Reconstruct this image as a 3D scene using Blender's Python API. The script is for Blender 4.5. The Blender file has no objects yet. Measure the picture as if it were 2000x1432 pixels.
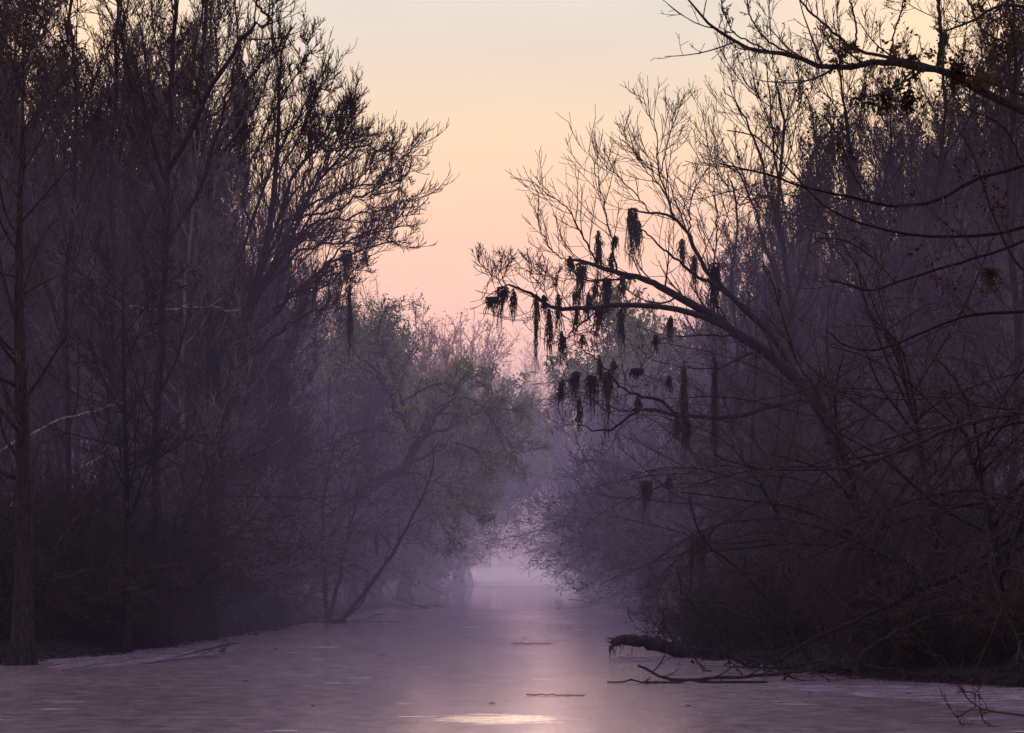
import bpy, math, random
import numpy as np

SEED = 7
rng = np.random.default_rng(SEED)
random.seed(SEED)
scene = bpy.context.scene
COL = scene.collection

# ------------------------------------------------------------------ camera frame
F = 3333.0      # focal length in photo pixels (2000 wide)
HZ = 1100.0     # horizon row in the photograph
CH = 2.0        # eye height above the water


def at(px, py, Y):
    return np.array([(px - 1000.0) * Y / F, Y, CH + (HZ - py) * Y / F])


def lin(h):
    h = h.lstrip('#')
    out = []
    for i in (0, 2, 4):
        c = int(h[i:i + 2], 16) / 255.0
        out.append(c / 12.92 if c <= 0.04045 else ((c + 0.055) / 1.055) ** 2.4)
    return tuple(out)


# ------------------------------------------------------------------ materials
def new_mat(name):
    m = bpy.data.materials.new(name)
    m.use_nodes = True
    m.node_tree.nodes.clear()
    return m, m.node_tree.nodes, m.node_tree.links


def bark_mat(name, c0, c1, scale=6.0, rough=0.9, bump=0.5):
    m, N, L = new_mat(name)
    out = N.new('ShaderNodeOutputMaterial')
    b = N.new('ShaderNodeBsdfPrincipled')
    tc = N.new('ShaderNodeTexCoord')
    mp = N.new('ShaderNodeMapping')
    mp.inputs['Scale'].default_value = (scale, scale, scale * 0.25)
    no = N.new('ShaderNodeTexNoise')
    no.inputs['Scale'].default_value = 3.0
    no.inputs['Detail'].default_value = 5.0
    r = N.new('ShaderNodeValToRGB')
    r.color_ramp.elements[0].position = 0.35
    r.color_ramp.elements[0].color = (*c0, 1)
    r.color_ramp.elements[1].position = 0.68
    r.color_ramp.elements[1].color = (*c1, 1)
    bp = N.new('ShaderNodeBump')
    bp.inputs['Strength'].default_value = bump
    bp.inputs['Distance'].default_value = 0.03
    L.new(tc.outputs['Object'], mp.inputs['Vector'])
    L.new(mp.outputs['Vector'], no.inputs['Vector'])
    L.new(no.outputs['Fac'], r.inputs['Fac'])
    L.new(no.outputs['Fac'], bp.inputs['Height'])
    oi = N.new('ShaderNodeObjectInfo')
    mr = N.new('ShaderNodeMapRange')
    mr.inputs['To Min'].default_value = 0.6
    mr.inputs['To Max'].default_value = 1.5
    sc = N.new('ShaderNodeVectorMath')
    sc.operation = 'SCALE'
    L.new(oi.outputs['Random'], mr.inputs['Value'])
    L.new(r.outputs['Color'], sc.inputs[0])
    L.new(mr.outputs['Result'], sc.inputs['Scale'])
    L.new(sc.outputs['Vector'], b.inputs['Base Color'])
    L.new(bp.outputs['Normal'], b.inputs['Normal'])
    b.inputs['Roughness'].default_value = rough
    b.inputs['Specular IOR Level'].default_value = 0.15
    L.new(b.outputs[0], out.inputs['Surface'])
    return m


def leaf_mat(name, c0, c1, trans=0.35):
    m, N, L = new_mat(name)
    out = N.new('ShaderNodeOutputMaterial')
    d = N.new('ShaderNodeBsdfDiffuse')
    t = N.new('ShaderNodeBsdfTranslucent')
    mx = N.new('ShaderNodeMixShader')
    mx.inputs[0].default_value = trans
    tc = N.new('ShaderNodeTexCoord')
    no = N.new('ShaderNodeTexNoise')
    no.inputs['Scale'].default_value = 2.2
    no.inputs['Detail'].default_value = 4.0
    r = N.new('ShaderNodeValToRGB')
    r.color_ramp.elements[0].position = 0.35
    r.color_ramp.elements[0].color = (*c0, 1)
    r.color_ramp.elements[1].position = 0.65
    r.color_ramp.elements[1].color = (*c1, 1)
    L.new(tc.outputs['Object'], no.inputs['Vector'])
    L.new(no.outputs['Fac'], r.inputs['Fac'])
    L.new(r.outputs['Color'], d.inputs['Color'])
    L.new(r.outputs['Color'], t.inputs['Color'])
    L.new(d.outputs[0], mx.inputs[1])
    L.new(t.outputs[0], mx.inputs[2])
    L.new(mx.outputs[0], out.inputs['Surface'])
    return m


M = {}
M['bark'] = bark_mat('bark', (0.022, 0.017, 0.018), (0.060, 0.050, 0.052))
M['bark_grey'] = bark_mat('bark_grey', (0.04, 0.036, 0.042), (0.13, 0.12, 0.13), 4.0)
M['bark_dark'] = bark_mat('bark_dark', (0.006, 0.005, 0.006), (0.024, 0.018, 0.021))
M['pale_wood'] = bark_mat('pale_wood', (0.10, 0.085, 0.08), (0.28, 0.25, 0.24), 5.0)
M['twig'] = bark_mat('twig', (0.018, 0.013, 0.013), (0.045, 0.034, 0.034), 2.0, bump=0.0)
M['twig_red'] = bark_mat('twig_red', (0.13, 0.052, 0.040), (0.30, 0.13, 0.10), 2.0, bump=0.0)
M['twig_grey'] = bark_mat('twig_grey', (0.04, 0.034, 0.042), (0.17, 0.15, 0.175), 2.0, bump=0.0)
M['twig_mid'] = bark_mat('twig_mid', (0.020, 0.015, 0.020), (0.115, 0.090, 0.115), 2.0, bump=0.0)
M['moss'] = bark_mat('moss', (0.012, 0.010, 0.009), (0.050, 0.042, 0.036), 5.0, bump=0.0)
M['leaf_olive'] = leaf_mat('leaf_olive', (0.11, 0.135, 0.045), (0.30, 0.34, 0.13))
M['leaf_dark'] = leaf_mat('leaf_dark', (0.020, 0.014, 0.010), (0.070, 0.045, 0.026), 0.35)
M['leaf_red'] = leaf_mat('leaf_red', (0.022, 0.011, 0.013), (0.050, 0.017, 0.021), 0.2)
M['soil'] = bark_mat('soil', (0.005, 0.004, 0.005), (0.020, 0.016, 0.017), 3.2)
M['root'] = bark_mat('root', (0.006, 0.005, 0.006), (0.026, 0.020, 0.022), 7.0, bump=0.8)

# ------------------------------------------------------------------ mesh building


class Geo:
    """Collects tubes and small leaf faces; builds them as one mesh."""

    def __init__(self):
        self.v, self.f, self.n = [], [], 0   # f: list of (faces array, side count)

    def tubes(self, P, R, sides=3):
        P = np.asarray(P, float)
        R = np.asarray(R, float)
        if P.ndim == 2:
            P, R = P[None], R[None]
        N, n, _ = P.shape
        if N == 0:
            return self
        T = np.gradient(P, axis=1)
        T /= np.linalg.norm(T, axis=2, keepdims=True) + 1e-9
        m = T.mean(axis=1)
        m /= np.linalg.norm(m, axis=1, keepdims=True) + 1e-9
        ref = np.where(np.abs(m[:, 2:3]) > 0.8, np.array([[1.0, 0.13, 0.0]]), np.array([[0.05, 0.1, 1.0]]))
        A = np.cross(T, ref[:, None, :])
        A /= np.linalg.norm(A, axis=2, keepdims=True) + 1e-9
        B = np.cross(T, A)
        th = np.arange(sides) * 2 * math.pi / sides
        V = P[:, :, None, :] + R[:, :, None, None] * (A[:, :, None, :] * np.cos(th)[None, None, :, None] + B[:, :, None, :] * np.sin(th)[None, None, :, None])
        self.v.append(V.reshape(-1, 3))
        base = self.n + np.arange(N)[:, None, None] * n * sides + np.arange(n - 1)[None, :, None] * sides
        k = np.arange(sides)[None, None, :]
        k2 = (k + 1) % sides
        q = np.stack([base + k, base + k2, base + sides + k2, base + sides + k], axis=-1).reshape(-1, 4)
        self.f.append(q)
        if sides > 3 or N < 40:   # close the ends of larger limbs
            cap = self.n + np.arange(N)[:, None] * n * sides + np.arange(sides)[None, ::-1]
            cap2 = self.n + np.arange(N)[:, None] * n * sides + (n - 1) * sides + np.arange(sides)[None, :]
            self.f.append(cap)
            self.f.append(cap2)
        self.n += V.shape[0] * n * sides
        return self

    def leaves(self, C, size, aspect=0.45, droop=0.0, jit=0.4):
        """one folded diamond leaf at each centre"""
        C = np.asarray(C, float).reshape(-1, 3)
        N = len(C)
        if not N:
            return self
        d = rng.normal(size=(N, 3))
        d[:, 2] -= droop
        d /= np.linalg.norm(d, axis=1, keepdims=True)
        s = np.cross(d, rng.normal(size=(N, 3)))
        s /= np.linalg.norm(s, axis=1, keepdims=True) + 1e-9
        L = size * (1 + jit * rng.uniform(-1, 1, (N, 1)))
        V = np.stack([C, C + d * L * 0.45 + s * L * aspect * 0.5, C + d * L, C + d * L * 0.45 - s * L * aspect * 0.5], axis=1)
        self.v.append(V.reshape(-1, 3))
        self.f.append(self.n + np.arange(N * 4).reshape(-1, 4))
        self.n += N * 4
        return self

    def box_mesh(self, name):
        me = bpy.data.meshes.new(name)
        V = np.concatenate(self.v).astype(np.float32)
        me.vertices.add(len(V))
        me.vertices.foreach_set('co', V.ravel())
        loops = np.concatenate([q.ravel() for q in self.f]).astype(np.int32)
        tot = np.concatenate([np.full(len(q), q.shape[1]) for q in self.f]).astype(np.int32)
        me.loops.add(len(loops))
        me.loops.foreach_set('vertex_index', loops)
        me.polygons.add(len(tot))
        me.polygons.foreach_set('loop_start', np.concatenate([[0], np.cumsum(tot)[:-1]]).astype(np.int32))
        me.polygons.foreach_set('use_smooth', np.ones(len(tot), bool))
        me.update(calc_edges=True)
        return me

    def build(self, name, mat, parent=None, origin=None):
        if not self.v:
            return None
        if origin is not None:
            o3 = np.asarray(origin, float)
            self.v = [v - o3 for v in self.v]
        me = self.box_mesh(name)
        me.materials.append(mat)
        o = bpy.data.objects.new(name, me)
        COL.objects.link(o)
        if parent is not None:
            o.parent = parent
        elif origin is not None:
            o.location = tuple(origin)
        return o


def tag(o, label=None, cat=None, group=None, kind=None):
    if label:
        o['label'] = label
    if cat:
        o['category'] = cat
    if group:
        o['group'] = group
    if kind:
        o['kind'] = kind
    return o


def empty(name, loc):
    o = bpy.data.objects.new(name, None)
    o.empty_display_size = 0.3
    COL.objects.link(o)
    o.location = tuple(float(c) for c in loc)
    return o


def resample(pts, n, wig=0.0):
    """Catmull-Rom through the control points, n samples"""
    p = np.asarray(pts, float)
    q = np.vstack([2 * p[0] - p[1], p, 2 * p[-1] - p[-2]])
    seg = len(p) - 1
    u = np.linspace(0, seg - 1e-6, n)
    i = u.astype(int)
    t = (u - i)[:, None]
    a, b, c, d = q[i], q[i + 1], q[i + 2], q[i + 3]
    r = 0.5 * ((2 * b) + (c - a) * t + (2 * a - 5 * b + 4 * c - d) * t ** 2 + (3 * b - a - 3 * c + d) * t ** 3)
    if wig:
        w = rng.normal(size=(n, 3)) * wig
        w[0] = 0
        r = r + w
    return r


def spawn(P, R, k, t0=0.15, t1=1.0, ang=0.9, aj=0.25, lr=0.5, ltap=0.5, n=5, trop=0.15, wander=0.25, rs=0.55, rend=0.004, lmin=0.0, lj=0.35, flat=1.0, labs=None):
    """grow k child branches on every parent polyline (all at once)"""
    N, n0, _ = P.shape
    seg = np.linalg.norm(np.diff(P, axis=1), axis=2)
    Lp = seg.sum(axis=1)
    t = (np.arange(k)[None, :] + rng.uniform(0, 1, (N, k))) / k
    t = t0 + (t1 - t0) * t
    u = np.clip(t * (n0 - 1), 0, n0 - 1 - 1e-4)
    i = u.astype(int)
    fr = (u - i)[..., None]
    ar = np.arange(N)[:, None]
    S = P[ar, i] * (1 - fr) + P[ar, i + 1] * fr
    T = P[ar, i + 1] - P[ar, i]
    T /= np.linalg.norm(T, axis=2, keepdims=True) + 1e-9
    r0 = R[ar, i] * (1 - fr[..., 0]) + R[ar, i + 1] * fr[..., 0]
    rnd = rng.normal(size=(N, k, 3))
    rnd[..., 1] *= flat
    perp = rnd - (rnd * T).sum(axis=2, keepdims=True) * T
    perp /= np.linalg.norm(perp, axis=2, keepdims=True) + 1e-9
    a = ang + aj * rng.normal(size=(N, k, 1))
    D = np.cos(a) * T + np.sin(a) * perp
    base = Lp[:, None] if labs is None else np.full((N, 1), labs)
    L = base * lr * (1 - ltap * t) * (1 + lj * rng.uniform(-1, 1, (N, k))) + lmin
    rr = np.minimum(r0 * rs, r0 * 0.95)
    S, D, L, rr = S.reshape(-1, 3), D.reshape(-1, 3), L.reshape(-1), rr.reshape(-1)
    rr = np.maximum(rr, rend)
    Q = np.empty((len(S), n, 3))
    Q[:, 0] = S
    step = (L / (n - 1))[:, None]
    W = rng.normal(size=D.shape) * wander
    for j in range(1, n):
        W = 0.5 * W + rng.normal(size=D.shape) * wander * 0.6
        D = D + W * 0.5
        D[:, 2] += trop
        D /= np.linalg.norm(D, axis=1, keepdims=True)
        Q[:, j] = Q[:, j - 1] + D * step
    s = np.linspace(0, 1, n)[None, :]
    RQ = rr[:, None] * (1 - s) + rend * s
    return Q, RQ


def terrace(x, y):
    return 0.0


# ------------------------------------------------------------------ shorelines (metres)
LEFT = [(0, -14.0), (26, -12.0), (34, -10.6), (36, -9.4), (46, -8.0), (58, -7.2), (74, -6.6), (110, -4.6), (148, -3.2), (200, -2.6), (300, -2.0), (380, 0.5), (400, 40)]
RIGHT = [(0, 14.0), (22, 10.5), (27, 8.6), (31, 5.6), (36, 4.3), (42, 4.3), (55, 5.2), (74, 5.4), (110, 4.6), (148, 4.8), (200, 5.2), (300, 6.0), (380, 4.0), (400, -40)]


def interp(tab, y):
    return np.interp(y, [a for a, b in tab], [b for a, b in tab])


def ground_z(x, y):
    """bank height over the water level"""
    d = np.maximum(interp(LEFT, y) - x, x - interp(RIGHT, y))
    n = 0.12 * np.sin(x * 1.7 + y * 0.31) + 0.10 * np.sin(y * 0.9 - x * 0.6) + 0.05 * np.sin(x * 4.1 + y * 2.7)
    z = np.where(d < 0, np.maximum(-0.9, d * 0.5), np.minimum(0.35, d * 0.25))
    z = z + n * np.clip((d + 0.3) / 1.5, 0, 1)
    return z


# terrain: one sheet reaching the horizon
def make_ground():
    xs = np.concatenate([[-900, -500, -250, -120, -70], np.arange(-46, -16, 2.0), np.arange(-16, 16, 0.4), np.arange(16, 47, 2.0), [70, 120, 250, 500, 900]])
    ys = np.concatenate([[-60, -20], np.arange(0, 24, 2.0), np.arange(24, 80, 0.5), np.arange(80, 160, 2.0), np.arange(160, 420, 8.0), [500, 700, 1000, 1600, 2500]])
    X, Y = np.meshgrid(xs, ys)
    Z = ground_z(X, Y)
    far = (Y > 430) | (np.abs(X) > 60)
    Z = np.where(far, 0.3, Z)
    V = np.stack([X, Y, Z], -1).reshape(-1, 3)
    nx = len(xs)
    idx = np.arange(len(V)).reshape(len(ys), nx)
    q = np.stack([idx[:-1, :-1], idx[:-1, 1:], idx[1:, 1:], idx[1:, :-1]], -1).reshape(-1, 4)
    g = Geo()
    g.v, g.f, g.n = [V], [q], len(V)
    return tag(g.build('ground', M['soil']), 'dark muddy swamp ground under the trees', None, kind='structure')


make_ground()


def make_water():
    m, N, L = new_mat('swamp_water')
    out = N.new('ShaderNodeOutputMaterial')
    geo = N.new('ShaderNodeNewGeometry')
    mp = N.new('ShaderNodeMapping')
    mp.inputs['Scale'].default_value = (0.22, 0.10, 1)
    no = N.new('ShaderNodeTexNoise')
    no.inputs['Scale'].default_value = 1.0
    no.inputs['Detail'].default_value = 6
    no.inputs['Roughness'].default_value = 0.6
    L.new(geo.outputs['Position'], mp.inputs['Vector'])
    L.new(mp.outputs['Vector'], no.inputs['Vector'])
    # fine speckle of the floating duckweed
    n2 = N.new('ShaderNodeTexNoise')
    n2.inputs['Scale'].default_value = 2.6
    n2.inputs['Detail'].default_value = 9
    n2.inputs['Roughness'].default_value = 0.72
    L.new(geo.outputs['Position'], n2.inputs['Vector'])
    film = N.new('ShaderNodeBsdfDiffuse')
    rc = N.new('ShaderNodeValToRGB')
    rc.color_ramp.elements[0].position = 0.35
    rc.color_ramp.elements[0].color = (0.11, 0.082, 0.094, 1)
    rc.color_ramp.elements[1].position = 0.7
    rc.color_ramp.elements[1].color = (0.40, 0.308, 0.328, 1)
    L.new(n2.outputs['Fac'], rc.inputs['Fac'])
    L.new(rc.outputs['Color'], film.inputs['Color'])
    gl = N.new('ShaderNodeBsdfGlossy')
    gl.inputs['Roughness'].default_value = 0.17
    gl.inputs['Color'].default_value = (1.0, 0.90, 0.97, 1)
    clear = N.new('ShaderNodeBsdfGlossy')
    clear.inputs['Roughness'].default_value = 0.34
    clear.inputs['Color'].default_value = (1.0, 0.93, 0.95, 1)
    # long thin open streaks where the film has parted
    mp3 = N.new('ShaderNodeMapping')
    mp3.inputs['Scale'].default_value = (0.55, 3.2, 1)
    mp3.inputs['Location'].default_value = (3.1, 0.4, 0)
    n3 = N.new('ShaderNodeTexNoise')
    n3.inputs['Scale'].default_value = 1.0
    n3.inputs['Detail'].default_value = 3
    L.new(geo.outputs['Position'], mp3.inputs['Vector'])
    L.new(mp3.outputs['Vector'], n3.inputs['Vector'])
    r3 = N.new('ShaderNodeValToRGB')
    r3.color_ramp.elements[0].position = 0.70
    r3.color_ramp.elements[0].color = (0, 0, 0, 1)
    r3.color_ramp.elements[1].position = 0.73
    r3.color_ramp.elements[1].color = (1, 1, 1, 1)
    L.new(n3.outputs['Fac'], r3.inputs['Fac'])
    bp = N.new('ShaderNodeBump')
    bp.inputs['Strength'].default_value = 0.12
    bp.inputs['Distance'].default_value = 0.02
    L.new(n2.outputs['Fac'], bp.inputs['Height'])
    L.new(bp.outputs['Normal'], gl.inputs['Normal'])
    mr = N.new('ShaderNodeMapRange')
    mr.inputs['From Min'].default_value = 0.3
    mr.inputs['From Max'].default_value = 0.7
    mr.inputs['To Min'].default_value = 0.50
    mr.inputs['To Max'].default_value = 0.85
    L.new(no.outputs['Fac'], mr.inputs['Value'])
    mx = N.new('ShaderNodeMixShader')
    L.new(mr.outputs['Result'], mx.inputs[0])
    L.new(film.outputs[0], mx.inputs[1])
    L.new(gl.outputs[0], mx.inputs[2])
    m2 = N.new('ShaderNodeMixShader')
    L.new(r3.outputs['Color'], m2.inputs[0])
    L.new(mx.outputs[0], m2.inputs[1])
    L.new(clear.outputs[0], m2.inputs[2])
    # the film stops along a ragged line and starts again further up the channel
    sy = N.new('ShaderNodeSeparateXYZ')
    L.new(geo.outputs['Position'], sy.inputs[0])
    nb = N.new('ShaderNodeTexNoise')
    nb.inputs['Scale'].default_value = 0.5
    nb.inputs['Detail'].default_value = 5
    L.new(geo.outputs['Position'], nb.inputs['Vector'])
    yy = N.new('ShaderNodeMath')
    yy.operation = 'MULTIPLY_ADD'
    yy.inputs[1].default_value = 9.0
    L.new(nb.outputs['Fac'], yy.inputs[0])
    L.new(sy.outputs['Y'], yy.inputs[2])
    e1 = N.new('ShaderNodeMapRange')
    e1.inputs['From Min'].default_value = 78.0
    e1.inputs['From Max'].default_value = 80.0
    L.new(yy.outputs[0], e1.inputs['Value'])
    e2 = N.new('ShaderNodeMapRange')
    e2.inputs['From Min'].default_value = 142.0
    e2.inputs['From Max'].default_value = 137.0
    L.new(yy.outputs[0], e2.inputs['Value'])
    e3 = N.new('ShaderNodeMath')
    e3.operation = 'MULTIPLY'
    L.new(e1.outputs['Result'], e3.inputs[0])
    L.new(e2.outputs['Result'], e3.inputs[1])
    e4 = N.new('ShaderNodeMath')
    e4.operation = 'MULTIPLY'
    e4.inputs[1].default_value = 0.85
    L.new(e3.outputs[0], e4.inputs[0])
    dark = N.new('ShaderNodeBsdfGlossy')
    dark.inputs['Roughness'].default_value = 0.06
    dark.inputs['Color'].default_value = (0.72, 0.66, 0.72, 1)
    m6 = N.new('ShaderNodeMixShader')
    L.new(e4.outputs[0], m6.inputs[0])
    L.new(m2.outputs[0], m6.inputs[1])
    L.new(dark.outputs[0], m6.inputs[2])
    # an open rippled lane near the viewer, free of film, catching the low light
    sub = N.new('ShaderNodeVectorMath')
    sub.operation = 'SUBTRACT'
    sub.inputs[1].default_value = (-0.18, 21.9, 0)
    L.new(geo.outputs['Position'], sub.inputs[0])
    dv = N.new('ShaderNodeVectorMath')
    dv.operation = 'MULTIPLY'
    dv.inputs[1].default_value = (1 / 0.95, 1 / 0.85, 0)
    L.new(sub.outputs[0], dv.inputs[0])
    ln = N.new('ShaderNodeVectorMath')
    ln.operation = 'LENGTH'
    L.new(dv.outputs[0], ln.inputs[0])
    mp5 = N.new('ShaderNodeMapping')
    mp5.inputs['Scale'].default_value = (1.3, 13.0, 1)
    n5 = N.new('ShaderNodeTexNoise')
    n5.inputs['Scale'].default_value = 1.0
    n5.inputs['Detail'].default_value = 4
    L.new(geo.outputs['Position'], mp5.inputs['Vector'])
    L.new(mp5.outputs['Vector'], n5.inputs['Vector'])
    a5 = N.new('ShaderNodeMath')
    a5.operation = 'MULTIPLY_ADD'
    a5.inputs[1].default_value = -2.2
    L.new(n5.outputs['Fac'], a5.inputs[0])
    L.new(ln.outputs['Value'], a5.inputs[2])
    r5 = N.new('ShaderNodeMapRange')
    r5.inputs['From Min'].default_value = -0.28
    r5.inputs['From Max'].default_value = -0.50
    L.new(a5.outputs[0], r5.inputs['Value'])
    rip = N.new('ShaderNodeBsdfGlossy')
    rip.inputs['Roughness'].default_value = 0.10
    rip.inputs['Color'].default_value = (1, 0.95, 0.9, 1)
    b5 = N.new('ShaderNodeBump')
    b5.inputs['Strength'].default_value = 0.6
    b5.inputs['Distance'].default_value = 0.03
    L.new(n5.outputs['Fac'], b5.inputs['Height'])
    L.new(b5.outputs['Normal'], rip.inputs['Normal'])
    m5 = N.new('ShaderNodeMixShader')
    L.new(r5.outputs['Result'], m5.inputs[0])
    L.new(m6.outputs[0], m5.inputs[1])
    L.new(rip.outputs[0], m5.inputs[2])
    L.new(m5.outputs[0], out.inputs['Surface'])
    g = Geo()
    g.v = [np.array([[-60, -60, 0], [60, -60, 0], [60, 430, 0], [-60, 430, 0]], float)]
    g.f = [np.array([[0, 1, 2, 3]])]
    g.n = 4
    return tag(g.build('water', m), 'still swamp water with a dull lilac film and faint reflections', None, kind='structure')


make_water()

# ------------------------------------------------------------------ tree templates (10 m tall, base at origin)


def trunk_line(h, lean=0.06, n=14, wob=0.10):
    z = np.linspace(0, h, n)
    x = np.cumsum(rng.normal(size=n) * wob) * 0.5 + z * rng.uniform(-lean, lean)
    y = np.cumsum(rng.normal(size=n) * wob) * 0.5 + z * rng.uniform(-lean, lean)
    x -= x[0]
    y -= y[0]
    return np.stack([x, y, z], -1)[None]


def trad(r, n=14, flare=1.5, rt=0.015):
    s = np.linspace(0, 1, n)
    return (r * (1 - s) ** 0.9 + rt + r * (flare - 1) * np.exp(-s * 22))[None]


class Template:
    def __init__(self, name):
        self.name = name
        self.parts = []      # (part name, mesh)


def finish(name, trunk, crown, tm, cm, leaves=None, lm=None):
    t = Template(name)
    me = trunk.box_mesh(name + '_trunk')
    me.materials.append(tm)
    t.parts.append(('trunk', me))
    me = crown.box_mesh(name + '_crown')
    me.materials.append(cm)
    if leaves is not None:
        # leaves belong to the crown: same mesh, second material
        nb = len(me.polygons)
        g = Geo()
        g.v = crown.v + leaves.v
        g.f = crown.f + [f + crown.n for f in leaves.f]
        me2 = g.box_mesh(name + '_crown')
        me2.materials.append(cm)
        me2.materials.append(lm)
        idx = np.zeros(len(me2.polygons), np.int32)
        idx[nb:] = 1
        me2.polygons.foreach_set('material_index', idx)
        me2.update()
        me = me2
    t.parts.append(('crown', me))
    return t


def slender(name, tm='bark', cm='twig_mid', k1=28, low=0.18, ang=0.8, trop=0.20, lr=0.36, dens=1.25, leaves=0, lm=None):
    T0 = trunk_line(10, 0.05)
    R0 = trad(0.075)
    P1, R1 = spawn(T0, R0, k1, low, 0.98, ang, 0.22, lr, 0.55, 8, trop, 0.16, 0.42, 0.010)
    P2, R2 = spawn(P1, R1, int(9 * dens), 0.12, 1, 0.7, 0.25, 0.42, 0.35, 6, 0.16, 0.2, 0.55, 0.007)
    P3, R3 = spawn(P2, R2, int(7 * dens), 0.15, 1, 0.65, 0.25, 0.50, 0.35, 4, 0.14, 0.25, 0.6, 0.0055)
    P4, R4 = spawn(P3, R3, 3, 0.2, 1, 0.6, 0.25, 0.55, 0.3, 3, 0.15, 0.25, 0.7, 0.005)
    t, c = Geo(), Geo()
    t.tubes(T0, R0, 8).tubes(P1, R1, 5)
    c.tubes(P2, R2, 3).tubes(P3, R3, 3).tubes(P4, R4, 3)
    lv = None
    if leaves:
        lv = Geo()
        pts = np.concatenate([P4[:, 1], P4[:, 2], P3[:, 2]])
        pts = pts[rng.random(len(pts)) < leaves]
        lv.leaves(pts + rng.normal(size=pts.shape) * 0.04, 0.10, 0.5, 0.6)
    return finish(name, t, c, M[tm], M[cm], lv, M[lm] if lm else None)


def spreading(name, tm='bark', cm='twig_mid', trop=0.10, spread=1.0, dens=1.0, leaves=0, lm=None, lsize=0.10, r=0.17, twr=0.006, top=9.6):
    T0 = trunk_line(5.0, 0.14, 10, 0.12)
    R0 = trad(r, 10, 1.4, r * 0.45)
    P1, R1 = spawn(T0, R0, 9, 0.35, 1.0, 0.65, 0.2, 0, 0, 10, trop, 0.16, 0.62, 0.02, lmin=4.6)
    P2, R2 = spawn(P1, R1, 9, 0.2, 1, 0.65, 0.2, 0.48, 0.45, 7, 0.10, 0.2, 0.55, 0.010)
    P3, R3 = spawn(P2, R2, int(7 * dens), 0.15, 1, 0.65, 0.25, 0.48, 0.35, 5, 0.08, 0.25, 0.6, twr)
    P4, R4 = spawn(P3, R3, int(5 * dens), 0.15, 1, 0.6, 0.25, 0.5, 0.3, 4, 0.08, 0.3, 0.7, twr * 0.8)
    zmax = max(P4[..., 2].max(), P3[..., 2].max())
    s = top / zmax
    for A in (T0, P1, P2, P3, P4):
        A *= s
        A[..., :2] *= spread
    t, c = Geo(), Geo()
    t.tubes(T0, R0, 9).tubes(P1, R1, 6)
    c.tubes(P2, R2, 4).tubes(P3, R3, 3).tubes(P4, R4, 3)
    lv = None
    if leaves:
        lv = Geo()
        pts = np.concatenate([P4[:, 1], P4[:, 2], P4[:, 3], P3[:, 3]])
        pts = np.concatenate([pts] * max(1, int(math.ceil(leaves))))
        pts = pts[rng.random(len(pts)) < leaves / max(1, math.ceil(leaves))]
        lv.leaves(pts + rng.normal(size=pts.shape) * 0.09, lsize, 0.34, 0.9)
    return finish(name, t, c, M[tm], M[cm], lv, M[lm] if lm else None)


def shrub_t(name, cm='twig_mid', h=4.0, stems=16, leaves=0, lm=None, width=1.0):
    """many-stemmed thicket shrub, h metres"""
    n = 9
    a = rng.uniform(0, 2 * math.pi, stems)
    P = np.empty((stems, n, 3))
    P[:, 0] = np.stack([np.cos(a) * 0.25 * width, np.sin(a) * 0.25 * width, np.zeros(stems) - 0.1], -1)
    D = np.stack([np.cos(a) * 0.5 * width, np.sin(a) * 0.5 * width, np.ones(stems)], -1)
    D += rng.normal(size=D.shape) * 0.18
    L = h * rng.uniform(0.65, 1.15, stems)
    for j in range(1, n):
        D += rng.normal(size=D.shape) * 0.10
        D[:, 2] -= 0.06
        D /= np.linalg.norm(D, axis=1, keepdims=True)
        P[:, j] = P[:, j - 1] + D * (L / (n - 1))[:, None]
    R = np.linspace(0.035, 0.010, n)[None] * rng.uniform(0.6, 1.2, (stems, 1))
    P2, R2 = spawn(P, R, 10, 0.08, 1, 0.8, 0.3, 0.40, 0.3, 6, 0.06, 0.3, 0.6, 0.006)
    P3, R3 = spawn(P2, R2, 7, 0.1, 1, 0.75, 0.3, 0.48, 0.3, 4, 0.02, 0.35, 0.7, 0.005)
    P4, R4 = spawn(P3, R3, 3, 0.1, 1, 0.75, 0.3, 0.55, 0.3, 3, 0.0, 0.35, 0.7, 0.0045)
    t, c = Geo(), Geo()
    t.tubes(P, R, 5)
    c.tubes(P2, R2, 3).tubes(P3, R3, 3).tubes(P4, R4, 3)
    lv = None
    if leaves:
        lv = Geo()
        pts = np.concatenate([P4[:, 1], P4[:, 2]])
        pts = pts[rng.random(len(pts)) < leaves]
        lv.leaves(pts, 0.09, 0.5, 0.5)
    tt = finish(name, t, c, M['bark'], M[cm], lv, M[lm] if lm else None)
    tt.parts[0] = ('stem', tt.parts[0][1])
    return tt


TP = {}
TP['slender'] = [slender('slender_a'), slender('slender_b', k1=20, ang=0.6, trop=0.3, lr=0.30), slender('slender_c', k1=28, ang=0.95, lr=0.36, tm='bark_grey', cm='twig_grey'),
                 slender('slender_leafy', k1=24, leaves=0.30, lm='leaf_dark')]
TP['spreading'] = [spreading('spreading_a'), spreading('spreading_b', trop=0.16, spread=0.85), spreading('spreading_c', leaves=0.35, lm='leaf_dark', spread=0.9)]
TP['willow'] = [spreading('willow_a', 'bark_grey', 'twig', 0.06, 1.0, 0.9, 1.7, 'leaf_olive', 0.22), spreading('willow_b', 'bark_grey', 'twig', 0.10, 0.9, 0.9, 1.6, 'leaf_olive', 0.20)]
TP['cypress_far'] = [spreading('round_a', 'bark_grey', 'twig_red', 0.14, 0.9, 1.15, 0.5, 'leaf_red', 0.09, twr=0.008), spreading('round_b', 'bark_grey', 'twig_red', 0.2, 0.75, 1.1, 0.4, 'leaf_red', 0.09, twr=0.008)]
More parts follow.
